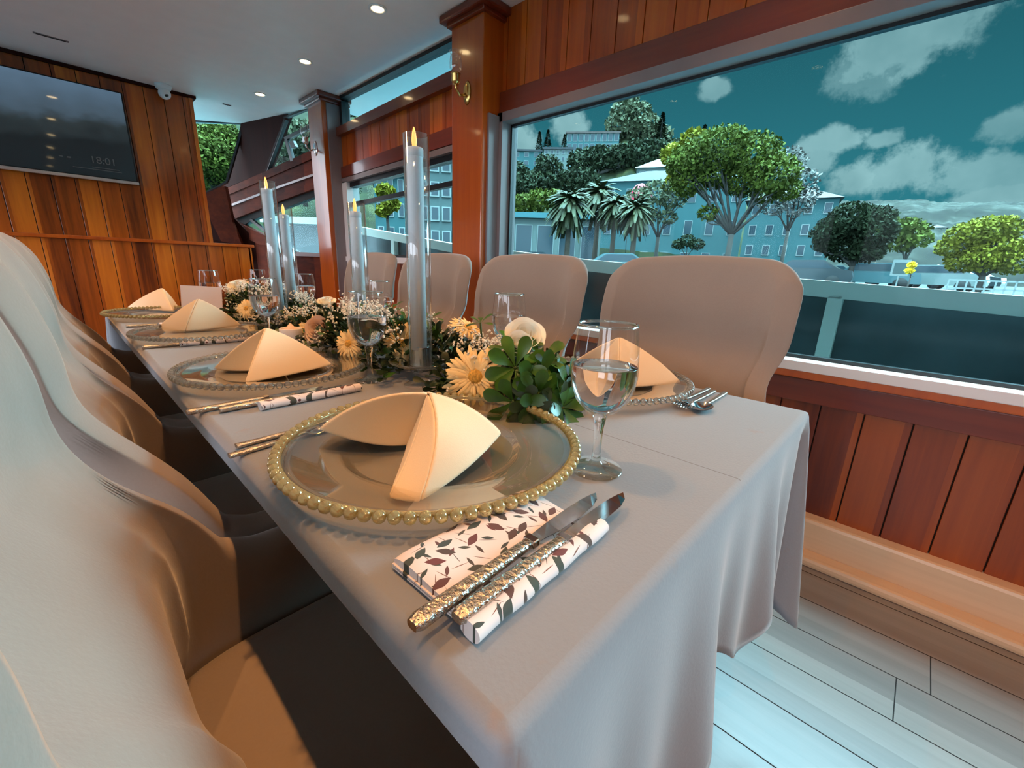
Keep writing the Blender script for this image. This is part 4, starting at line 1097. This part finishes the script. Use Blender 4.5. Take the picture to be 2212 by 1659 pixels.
o = MB().prism([(1.9, -3.5, .25), (2.62, -3.5, .25), (2.62, 2.2, .34), (1.9, 2.2, .34)], (0, 0, -.08)).prism([(1.9, 2.2, .34), (2.62, 2.2, .34), (2.4, 4.6, .62), (1.9, 4.6, .62)], (0, 0, -.08)).prism([(1.9, 4.05, .90), (2.3, 4.05, .90), (2.0, 6.6, .98), (.6, 7.6, 1.02), (.6, 6.0, 1.0), (1.6, 5.3, .94)], (0, 0, -.08)).build('side_deck', 'deck_paint'); o['kind'] = 'structure'
# water and quay
o = MB().prism([(-60, -60, -1.0), (900, -60, -1.0), (900, 900, -1.0), (-60, 900, -1.0)], (0, 0, -.2)).build('sea', 'sea'); o['kind'] = 'structure'
QZ = .45
def ring(D, pts): return [at(px, 580, D) for px in pts]
q0 = [at(px, 580, 11) for px in (300, 700, 1100, 1500, 1900, 2300)]; q1 = [at(px, 580, 420) for px in (2300, 1900, 1500, 1100, 700, 300)]
q0 = [Vector((v.x, v.y, QZ)) for v in q0]; q1 = [Vector((v.x, v.y, QZ)) for v in q1]
o = MB().prism(q0+q1, (0, 0, -2.2)).build('quay', 'asphalt'); o['kind'] = 'structure'

# hills
mat('hill_green', srgb(62, 88, 62), .9)
def hillmat(name, a, b, c, sc):
    m_ = mat(name, a, .95, spec=.1); N_ = NT(m_.node_tree); oc = N_.new('ShaderNodeTexCoord').outputs['Object']
    f_ = N_.noise(oc, sc, 8, .72); N_.link(N_.ramp(f_, [(.34, a), (.5, b), (.68, c)]), N_.n['Principled BSDF'].inputs['Base Color'])
hillmat('hill_near', srgb(20, 26, 18), srgb(36, 42, 26), srgb(64, 66, 36), .22)
hillmat('hill_far', srgb(24, 24, 22), srgb(36, 37, 32), srgb(70, 70, 64), .06)
def hill(name, sky_, D0, D1, m_, bump_, nx=90):
    mb = MB(); px0, px1 = sky_[0][0], sky_[-1][0]; nv = 22
    def sk(px):
        for (a, ya), (b, yb) in zip(sky_[:-1], sky_[1:]):
            if a <= px <= b: return ya+(yb-ya)*(px-a)/(b-a)
    def fn(u, v):
        px = px0+(px1-px0)*u; top_ = at(px, sk(px), D1); bot = at(px, 590, D0)
        if v < .85:
            t = v/.85; x = bot.x+(top_.x-bot.x)*t; y = bot.y+(top_.y-bot.y)*t; z = QZ-.3+(top_.z-QZ)*(t**.85)
        else:
            t = (v-.85)/.15; d = Vector((top_.x, top_.y, 0)).normalized(); x = top_.x+d.x*t*D1*.4; y = top_.y+d.y*t*D1*.4; z = QZ-.3+(top_.z-QZ)*(1-t)
        s = D1*bump_*min(1, v*4); k = 9/D1
        h = math.sin(x*k*1.9+1)*math.cos(y*k*1.3)+.6*math.sin(x*k*5.1+y*k*3.7)+.5*math.sin(x*k*11+2)*math.sin(y*k*13)+random.uniform(-.5, .5)
        return (x, y, z+s*h*.5)
    mb.grid(fn, nx, nv, 0, True); o = mb.build(name, m_); o['kind'] = 'structure'
hill('hill_1', [(250, 250), (420, 225), (600, 205), (760, 200), (900, 240), (1020, 300), (1100, 335), (1180, 322), (1260, 305), (1360, 285), (1440, 300), (1500, 345), (1600, 395), (1720, 430), (1790, 520)], 60, 150, 'hill_near', .012, 130)
hill('hill_2', [(1560, 470), (1660, 432), (1750, 430), (1860, 430), (1960, 426), (2060, 432), (2160, 428), (2260, 432), (2420, 440)], 150, 420, 'hill_far', .006, 110)

# buildings
mat('wall_teal', srgb(46, 86, 90), .8, vary=.08, vscale=.3); mat('wall_grey', srgb(74, 90, 90), .8, vary=.08, vscale=.3); mat('wall_pale', srgb(96, 110, 108), .8, vary=.08, vscale=.3)
mat('roof_grey', srgb(52, 54, 58), .8, vary=.2, vscale=.6); mat('roof_tile', srgb(84, 72, 70), .85, vary=.2, vscale=.8); mat('pane_dark', srgb(46, 62, 70), .15); mat('roof_teal', srgb(60, 110, 118), .6)
def building(px0, px1, pyt, pyb, D, lab, wall, roof, rows, cols_, hip=0, depth=9, ww=.42, wh=.5, door=False):
    a = at(px0, pyb, D); b = at(px1, pyb, D); t = at((px0+px1)/2, pyt, D); zb_ = a.z if pyb < 555 else QZ
    a.z = b.z = 0; W_ = (b-a).length; H = t.z-zb_; ux = (b-a).normalized(); rz = math.atan2(ux.y, ux.x)
    c = (a+b)/2; r = empty('building', (c.x, c.y, zb_), rz, lab, 'building', None)
    MB().box((-W_/2, 0, -6), (W_/2, depth, H)).build('wall', wall, r)
    mb = MB()
    if hip: 
        e = .35; mb.add([(-W_/2-e, -e, H), (W_/2+e, -e, H), (W_/2+e, depth+e, H), (-W_/2-e, depth+e, H), (-W_/2+depth*.4, depth/2, H+hip), (W_/2-depth*.4, depth/2, H+hip)], [(0, 1, 5, 4), (1, 2, 5), (2, 3, 4, 5), (3, 0, 4), (3, 2, 1, 0)])
    else: mb.box((-W_/2-.3, -.3, H-.1), (W_/2+.3, depth+.3, H+.35))
    mb.build('roof', roof, r)
    for i in range(rows):
        for j in range(cols_):
            cx = -W_/2+(j+.5)*W_/cols_; cz = (i+.55)*H/rows; w2 = W_/cols_*ww/2; h2 = H/rows*wh/2
            f_ = MB().box((cx-w2-.06, -.06, cz-h2-.08), (cx+w2+.06, .0, cz+h2+.06)).build('window', 'trim_pale', r)
            MB().box((cx-w2, -.075, cz-h2), (cx+w2, -.05, cz+h2)).build('pane', 'pane_dark', f_)
    return r
building(1060, 1292, 470, 575, 40, 'low grey terminal building with a flat teal roof edge, left of the palms', 'wall_pale', 'roof_teal', 1, 5, 0, 6, .7, .6)
building(1285, 1590, 392, 575, 66, 'wide turquoise building behind the palms and the bare forked tree', 'wall_teal', 'roof_grey', 3, 7, 2.6, 14, .34, .42)
building(1594, 1782, 432, 575, 54, 'turquoise corner building with a hipped brown roof, right of the large leafy tree', 'wall_teal', 'roof_tile', 4, 5, 2.0, 9, .36, .45)
building(1104, 1166, 326, 395, 120, 'teal block standing on the hill at the far left of the large window', 'wall_teal', 'roof_grey', 4, 3, 0, 5)
building(1172, 1232, 322, 380, 110, 'pale grey block on the hill with rows of dark windows', 'wall_pale', 'roof_grey', 4, 5)
building(1222, 1335, 288, 330, 128, 'long low glass-fronted building near the hilltop, under the tallest tree', 'wall_teal', 'roof_tile', 2, 9, 0, 8, .7, .7)
building(1372, 1480, 362, 400, 90, 'pale house with a light roof among the trees above the turquoise building', 'wall_grey', 'trim_pale', 1, 4, 2.4)
for i, (x0, x1, y0, y1, D, lab) in enumerate([(1846, 1878, 490, 520, 230, 'tiny pale house on the far hillside, left one'), (1995, 2040, 492, 512, 240, 'tiny white house low on the far hillside, between the two right trees'), (2060, 2095, 452, 470, 330, 'tiny pale house high on the far ridge'), (2150, 2195, 448, 462, 330, 'tiny pale house on the far ridge at the right edge')]):
    building(x0, x1, y0, y1, D, lab, 'wall_pale', 'roof_tile', 1, 3, 1.5)
building(815, 903, 378, 560, 36, 'teal building seen through the small window behind the near tall candle', 'wall_teal', 'roof_grey', 4, 4, 0, 6)
building(905, 1000, 330, 560, 26, 'grey building with balconies seen beside the near wooden column', 'wall_grey', 'roof_grey', 5, 4, 0, 6, .6, .5)
# trees
mat('bark', srgb(74, 70, 66), .9, vary=.3, vscale=3); mat('palm_bark', srgb(92, 82, 72), .95, vary=.3, vscale=5)
mat('crown_mid', srgb(74, 82, 26), .8, spec=.2, vary=.45, vscale=1.2); mat('crown_bright', srgb(112, 108, 26), .8, spec=.2, vary=.35, vscale=1.0); mat('crown_dark', srgb(38, 46, 28), .85, spec=.2, vary=.5, vscale=1.0)
mat('crown_pale', srgb(98, 94, 90), .85, vary=.25, vscale=1.0); mat('palm_leaf', srgb(46, 50, 20), .7, vary=.45, vscale=1.5); mat('crown_grey', srgb(76, 82, 58), .85, vary=.35, vscale=1)
def crown(blobs, n, ls, dens=1.0):
    vs, fs = [], []; tot_ = sum(b[3]**2 for b in blobs)
    for (x, y, z, r) in blobs:
        for k in range(int(n*r*r/tot_)):
            d = rdir(); p = Vector((x, y, z))+Vector((d.x*r, d.y*r, d.z*r*.75))*random.uniform(.55, 1.05)**.6
            u = rdir(); v = u.cross(rdir()).normalized(); s = ls*random.uniform(.5, 1.2); o = len(vs)
            vs += [p-u*s*.6, p+v*s*.4, p+u*s*.6, p-v*s*.4]; fs.append((o, o+1, o+2, o+3))
    mb = MB(); mb.add(vs, fs); return mb
def tree(px, pyb, D, blobs, lab, m_, n=2600, ls=.35, forks=5, trunk=.16, name='tree', cat='tree', grp=None):
    """blobs: (px, py, radius px); base at (px, pyb)"""
    b = at(px, pyb, D); b.z = QZ if pyb > 530 else b.z; r = empty(name, tuple(b), 0, lab, cat, grp)
    dp = FPX/(D*1.0); vw = Vector((b.x, b.y, 0)).normalized()
    B = []
    for i, (qx, qy, qr) in enumerate(blobs):
        c = at(qx, qy, D+random.uniform(-.5, .5)*qr/dp*1.0)-b; B.append((c.x, c.y, c.z, qr*D/FPX*1.05))
    crown(B, n, ls).build('crown', m_, r)
    mb = MB(); zc = min(q[2]-q[3]*.5 for q in B); zc = max(.4, zc)*.75
    mb.tube([(0, 0, -.3), (.03, .02, zc*.5), (0, 0, zc)], [trunk*1.2, trunk, trunk*.85], 9)
    for q in B[:forks]+B[forks:forks+4]:
        m1 = Vector((q[0]*.45, q[1]*.45, zc+(q[2]-zc)*.45)); mb.tube([(0, 0, zc-.05), m1, (q[0]*.9, q[1]*.9, q[2])], [trunk*.6, trunk*.4, trunk*.12], 6)
        for j in range(3):
            e = Vector((q[0], q[1], q[2]))+rdir()*q[3]*.8; mb.tube([m1, (m1+e)/2+rdir()*.2, e], [trunk*.3, trunk*.2, trunk*.06], 5)
    mb.build('trunk', 'bark', r); return r
tree(1572, 555, 34, [(1500, 345, 42), (1560, 322, 48), (1625, 335, 46), (1670, 375, 40), (1610, 385, 40), (1490, 392, 34), (1540, 372, 36), (1700, 410, 22), (1470, 355, 26), (1530, 460, 18), (1655, 415, 24)], 'largest leafy green tree, spreading its crown in the middle of the big window', 'crown_mid', 14000, .22, 8, .2)
tree(1470, 420, 44, [(1460, 335, 26), (1475, 375, 26), (1450, 400, 18), (1500, 300, 22)], 'yellow-green tree peering out left of the largest tree', 'crown_bright', 1500, .4, 4)
tree(1416, 560, 36, [(1380, 430, 26), (1420, 415, 28), (1455, 430, 24), (1400, 465, 20), (1440, 470, 18)], 'thin grey tree with a forked bare trunk before the turquoise building', 'crown_grey', 1500, .26, 5, .16)
tree(1690, 560, 38, [(1700, 350, 30), (1730, 390, 26), (1670, 440, 24), (1720, 440, 26), (1745, 420, 18)], 'pale blossoming tree with thin branches beside the corner building', 'crown_pale', 1700, .22, 5, .13)
tree(1835, 600, 30, [(1800, 500, 30), (1840, 475, 34), (1880, 500, 34), (1900, 470, 22), (1830, 530, 34), (1870, 540, 26), (1785, 525, 20)], 'dark bushy tree right of the corner building', 'crown_dark', 9000, .19, 6, .14)
tree(1945, 600, 36, [(1935, 495, 22), (1965, 500, 24), (1985, 515, 16), (1945, 525, 18)], 'slender light green tree right of the dark bushy tree', 'crown_mid', 1500, .25, 4, .1)
tree(2120, 605, 28, [(2090, 510, 24), (2130, 500, 26), (2165, 495, 22), (2060, 535, 20), (2150, 540, 30), (2190, 560, 26), (2120, 560, 22), (2080, 565, 20)], 'bright yellow-green flat-topped tree at the right edge of the window', 'crown_bright', 8000, .14, 6, .12)
tree(1483, 556, 30, [(1465, 528, 12), (1485, 520, 14), (1505, 528, 13)], 'small round dark bush before the turquoise building', 'crown_dark', 900, .16, 3, .05, 'bush', 'bush')
tree(1365, 310, 135, [(1350, 240, 26), (1380, 245, 24), (1335, 270, 24), (1395, 275, 28), (1420, 295, 26), (1370, 285, 26), (1360, 215, 16)], 'tall broad tree crowning the hilltop', 'crown_grey', 3800, 1.1, 6, .5)
tree(1160, 470, 58, [(1130, 440, 24), (1165, 432, 26), (1200, 430, 22), (1110, 455, 18)], 'bright green round tree above the low terminal roof', 'crown_mid', 1800, .5, 4, .2)
tree(1290, 395, 100, [(1260, 350, 30), (1300, 345, 32), (1340, 345, 34), (1380, 335, 34), (1420, 330, 30), (1455, 325, 24)], 'dark grove filling the slope under the hilltop tree', 'crown_dark', 5200, .8, 3, .3, 'grove', 'trees')
tree(1120, 420, 90, [(1110, 395, 22), (1140, 390, 20), (1180, 395, 22), (1225, 390, 24)], 'dark grove on the lower slope below the hill blocks', 'crown_dark', 2200, .7, 3, .3, 'grove', 'trees')
def conifer(px, pyt, pyb, D, lab):
    b = at(px, pyb, D); t = at(px, pyt, D); r = empty('conifer', tuple(b), 0, lab, 'tree'); H = t.z-b.z; vs, fs = [], []
    for k in range(420):
        s = random.random(); a = random.uniform(0, 2*PI); rr = H*.24*(1-s)*random.uniform(.5, 1)+.1; p = Vector((rr*math.cos(a), rr*math.sin(a), s*H)); u = (p-Vector((0, 0, p.z))).normalized()+Vector((0, 0, -.3)); v = Vector((-u.y, u.x, 0)); o = len(vs); q = H*.07
        vs += [p-u*q, p+v*q*.6, p+u*q, p-v*q*.6]; fs.append((o, o+1, o+2, o+3))
    MB().add(vs, fs).build('crown', 'crown_dark', r); MB().tube([(0, 0, -1), (0, 0, H*.95)], [H*.03, H*.008], 6).build('trunk', 'bark', r)
for px, a, b, D, l in ((1425, 243, 310, 130, 'dark pointed conifer right of the hilltop tree'), (1182, 280, 325, 120, 'dark conifer behind the hill blocks, taller one'), (1164, 284, 325, 122, 'dark conifer behind the hill blocks, slimmer left one'), (1515, 270, 330, 100, 'dark conifer rising behind the largest tree, left one'), (1562, 276, 330, 100, 'dark conifer rising behind the largest tree, middle one'), (1640, 290, 350, 100, 'dark conifer rising behind the largest tree, right one'), (1218, 290, 325, 120, 'small conifer beside the long hilltop building')): conifer(px, a, b, D, l)
def palm(px, pyc, D, R_, lab):
    b = at(px, 575, D); b.z = QZ; c = at(px, pyc, D); r = empty('palm_tree', tuple(b), 0, lab, 'palm tree', 'palms on the quay'); H = c.z-b.z
    MB().tube([(0, 0, -.2), (.05, 0, H*.5), (0, 0, H)], [.24, .17, .2], 10).build('trunk', 'palm_bark', r)
    vs, fs = [], []
    for k in range(130):
        a = random.uniform(0, 2*PI); e = random.uniform(-1.3, 1.35); d = Vector((math.cos(a), math.sin(a), 0)); L = R_*random.uniform(.75, 1.05); s = Vector((-d.y, d.x, 0)); prev = None
        o = len(vs)
        for i in range(6):
            t = i/5; p = Vector((0, 0, H))+d*(L*t*math.cos(e*.8))+Vector((0, 0, L*(t*math.sin(e)-.55*t*t))); w_ = L*.10*math.sin(PI*min(1, t*.75+.12))
            vs += [p-s*w_-Vector((0, 0, w_*.5)), p, p+s*w_-Vector((0, 0, w_*.5))]
        for i in range(5):
            q = o+i*3; fs += [(q, q+1, q+4, q+3), (q+1, q+2, q+5, q+4)]
    MB().add(vs, fs).build('crown', 'palm_leaf', r)
palm(1222, 432, 31, 1.75, 'fan palm with a bushy crown, leftmost of the quay palms')
palm(1282, 415, 36, 1.9, 'tallest fan palm, second from the left on the quay')
palm(1318, 440, 34, 1.5, 'fan palm third from the left, its trunk thin and leaning')
palm(1362, 448, 32, 1.45, 'rightmost quay palm, just left of the forked bare tree')
# trees seen through the bow windows and the small window
tree(470, 470, 40, [(440, 340, 42), (475, 330, 40), (455, 380, 38), (500, 370, 34), (430, 300, 26), (510, 310, 26), (480, 290, 26)], 'bright green tree outside the windscreen', 'crown_mid', 12000, .24, 4, .25)
tree(838, 500, 22, [(832, 415, 18), (845, 440, 16), (828, 455, 14)], 'small yellow-green tree seen through the middle window left of the near candle', 'crown_bright', 1200, .22, 3, .08)
tree(840, 555, 20, [(825, 530, 16), (860, 525, 18), (895, 530, 16)], 'low green bush seen through the middle window', 'crown_mid', 1200, .18, 3, .05, 'bush', 'bush')
tree(660, 440, 60, [(620, 330, 30), (655, 300, 34), (690, 300, 28), (600, 380, 24)], 'grey-green tree behind the upper bow window', 'crown_grey', 2400, .6, 4, .25)
# hillside trees
pr = None; placed = []
for k in range(400):
    if len(placed) >= 28: break
    px = random.choice([random.uniform(1100, 1270), random.uniform(430, 760)]); v = random.random()
    py = (345+v*60) if px > 1000 else 260+v*150; D = 112-26*v if px > 1000 else 118-50*v
    b = at(px, py, D)
    if any((b-q).length < 9.5 for q in placed): continue
    placed.append(b)
    if pr is None:
        pr = empty('hillside_tree', (0, 0, 0)); crown([(0, 0, 3.6, 2.6), (1.6, .5, 2.9, 1.9), (-1.5, -.4, 3.0, 1.8)], 900, .6).build('crown', 'crown_dark', pr); MB().tube([(0, 0, -1.5), (0, 0, 3)], [.3, .18], 6).build('trunk', 'bark', pr); o = pr
    else: o = copy_tree(pr)
    o.location = b-Vector((0, 0, 3)); o.rotation_euler.z = random.random()*6; s = random.uniform(.7, 1.1); o.scale = (s, s, s)
    tag(o, 'small dark round tree on the near hillside', 'tree', 'small trees scattered on the near hillside')
# cars, sign, fence, parasol
mat('car_teal', srgb(60, 100, 106), .25, coat=.6); mat('car_dark', srgb(40, 50, 54), .25, coat=.6); mat('car_pale', srgb(110, 124, 122), .25, coat=.6); mat('tyre', (.02, .02, .02), .8)
def car(px, D, yaw, paint, lab):
    b = at(px, 580, D); r = empty('parked_car', (b.x, b.y, QZ), yaw, lab, 'car')
    prof = [(-2.1, .35), (-2.15, .75), (-1.95, .92), (-1.35, 1.0), (-.75, 1.42), (.75, 1.45), (1.45, 1.02), (2.05, .92), (2.15, .6), (2.1, .35)]
    MB().prism([(x, -.82, z) for x, z in prof], (0, 1.64, 0)).build('body', paint, r)
    MB().prism([(-1.22, -.83, 1.0), (-.72, -.83, 1.36), (.70, -.83, 1.39), (1.25, -.83, 1.02)], (0, 1.66, 0)).build('windows', 'pane_dark', r)
    for sx in (-1.3, 1.3):
        for sy in (-.84, .66): MB().lathe([(.001, 0), (.33, 0), (.33, .18), (.001, .18)], 18, 0, Matrix.Translation((sx, sy, .33)) @ Matrix.Rotation(-PI/2, 4, 'X')).build('wheel', 'tyre', r)
az = lambda px: -math.atan2(ray(px, 580).x, ray(px, 580).y)
car(1330, 26, az(1330)+.15, 'car_teal', 'teal car parked on the quay left of the nearest window-side chair')
for i, (px, D, pt, l) in enumerate([(1745, 30, 'car_dark', 'dark car parked behind the railing right of the nearest chair'), (1795, 41, 'car_pale', 'pale car parked below the corner building'), (1885, 33, 'car_teal', 'teal car parked under the dark bushy tree'), (1935, 48, 'car_dark', 'dark car parked left of the white sign board'), (2025, 35, 'car_pale', 'pale car parked right of the lime safety vest'), (2085, 46, 'car_dark', 'dark car parked beneath the yellow shrub'), (1140, 28, 'car_dark', 'dark car parked before the low terminal building')]): car(px, D, az(px)+random.uniform(-.3, .3), pt, l)
p = at(1945, 580, 30); s_ = empty('sign_board', (p.x, p.y, QZ), az(1945), 'small white notice board on a post beyond the railing', 'sign')
MB().box((-.03, -.03, 0), (.03, .03, .9)).build('post', 'trim_pale', s_); MB().box((-.35, -.04, .75), (.35, -.02, 1.55)).build('panel', 'trim_pale', s_); MB().box((-.26, -.045, .85), (.26, -.039, 1.4)).build('notice', 'wall_grey', s_)
mat('lime', srgb(190, 250, 20), .6); mat('yellow', srgb(235, 205, 50), .7, vary=.2, vscale=5); mat('dark_cloth', srgb(50, 54, 60), .9); mat('skin', srgb(190, 140, 115), .6)
def person(px, D, vest, lab):
    b = at(px, 580, D); r = empty('person', (b.x, b.y, QZ), az(px), lab, 'person')
    mb = MB(); prof = [(.001, 0), (.09, .0), (.12, .4), (.16, .85), (.17, 1.0), (.19, 1.2), (.21, 1.38), (.12, 1.47), (.055, 1.5), (.06, 1.55), (.095, 1.62), (.10, 1.70), (.07, 1.78), (.001, 1.8)]
    mb.lathe([(a*1, z) for a, z in prof], 16, 0, Matrix.Diagonal((1.1, .7, .95, 1)))
    mb.tube([(-.22, 0, 1.28), (-.28, .02, 1.02), (-.26, -.06, .78)], [.055, .045, .035], 8); mb.tube([(.22, 0, 1.28), (.28, .02, 1.02), (.26, -.06, .78)], [.055, .045, .035], 8)
    mb.build('body', 'dark_cloth', r); MB().lathe([(.20, .8), (.215, 1.0), (.225, 1.2), (.235, 1.34), (.16, 1.40)], 16, 0, Matrix.Diagonal((1.1, .75, .95, 1))).build('vest', vest, r)
    MB().ico((0, 0, 1.6), .105, 2, 0, (1, 1, 1.2)).build('head', 'skin', r)
person(1932, 40, 'lime', 'person in a lime yellow safety vest just above the ship railing')
for px, D, l in ((1640, 43, 'distant person in dark clothes before the corner building'), (1760, 40, 'distant person in dark clothes beside the parked dark car'), (1888, 42, 'distant person in dark clothes between parked cars, left of the notice board'), (2025, 44, 'distant person in dark clothes right of the pale car')): person(px, D, 'dark_cloth', l)
tree(1967, 600, 26, [(1965, 585, 5), (1970, 572, 5)], 'small yellow flowering shrub beyond the railing', 'yellow', 500, .12, 2, .03, 'bush', 'bush')
for px, py, D, m_, l in ((1385, 412, 42, 'parasol_red', 'large faded red round canopy among the palms'),):
    mat('parasol_red', srgb(130, 58, 62), .8, vary=.1); p = at(px, py, D); r = empty('red_canopy', (p.x, p.y, QZ), 0, l, 'parasol'); H = p.z-QZ
    MB().lathe([(1.05, H-.55), (.85, H+.0), (.5, H+.45), (.001, H+.62)], 24).build('canopy', m_, r); MB().tube([(0, 0, 0), (0, 0, H+.5)], .06, 8).build('pole', 'bark', r)
mat('red_cloth', srgb(235, 50, 90), .8); p = at(1369, 423, 40); o = empty('red_pennant', (p.x, p.y, p.z), az(1369), 'small bright crimson flag hanging left of the red canopy', 'flag'); MB().box((-.22, -.01, -.4), (.22, .01, .35), 0, None, .004).build('cloth', 'red_cloth', o); MB().tube([(-.22, 0, .4), (-.22, 0, QZ-p.z)], .03, 6).build('pole', 'bark', o)
p = at(2170, 590, 24); fz = empty('picket_fence', (p.x, p.y, QZ), az(2170), 'white railing fence on the quay at the right edge of the window', 'fence')
for z in (.3, .6): MB().box((-1.4, -.03, z), (1.6, .03, z+.06)).build('rail', 'trim_pale', fz)
for k in range(13): MB().box((-1.4+k*.25, -.03, 0), (-1.35+k*.25, .03, .66)).build('picket', 'trim_pale', fz)
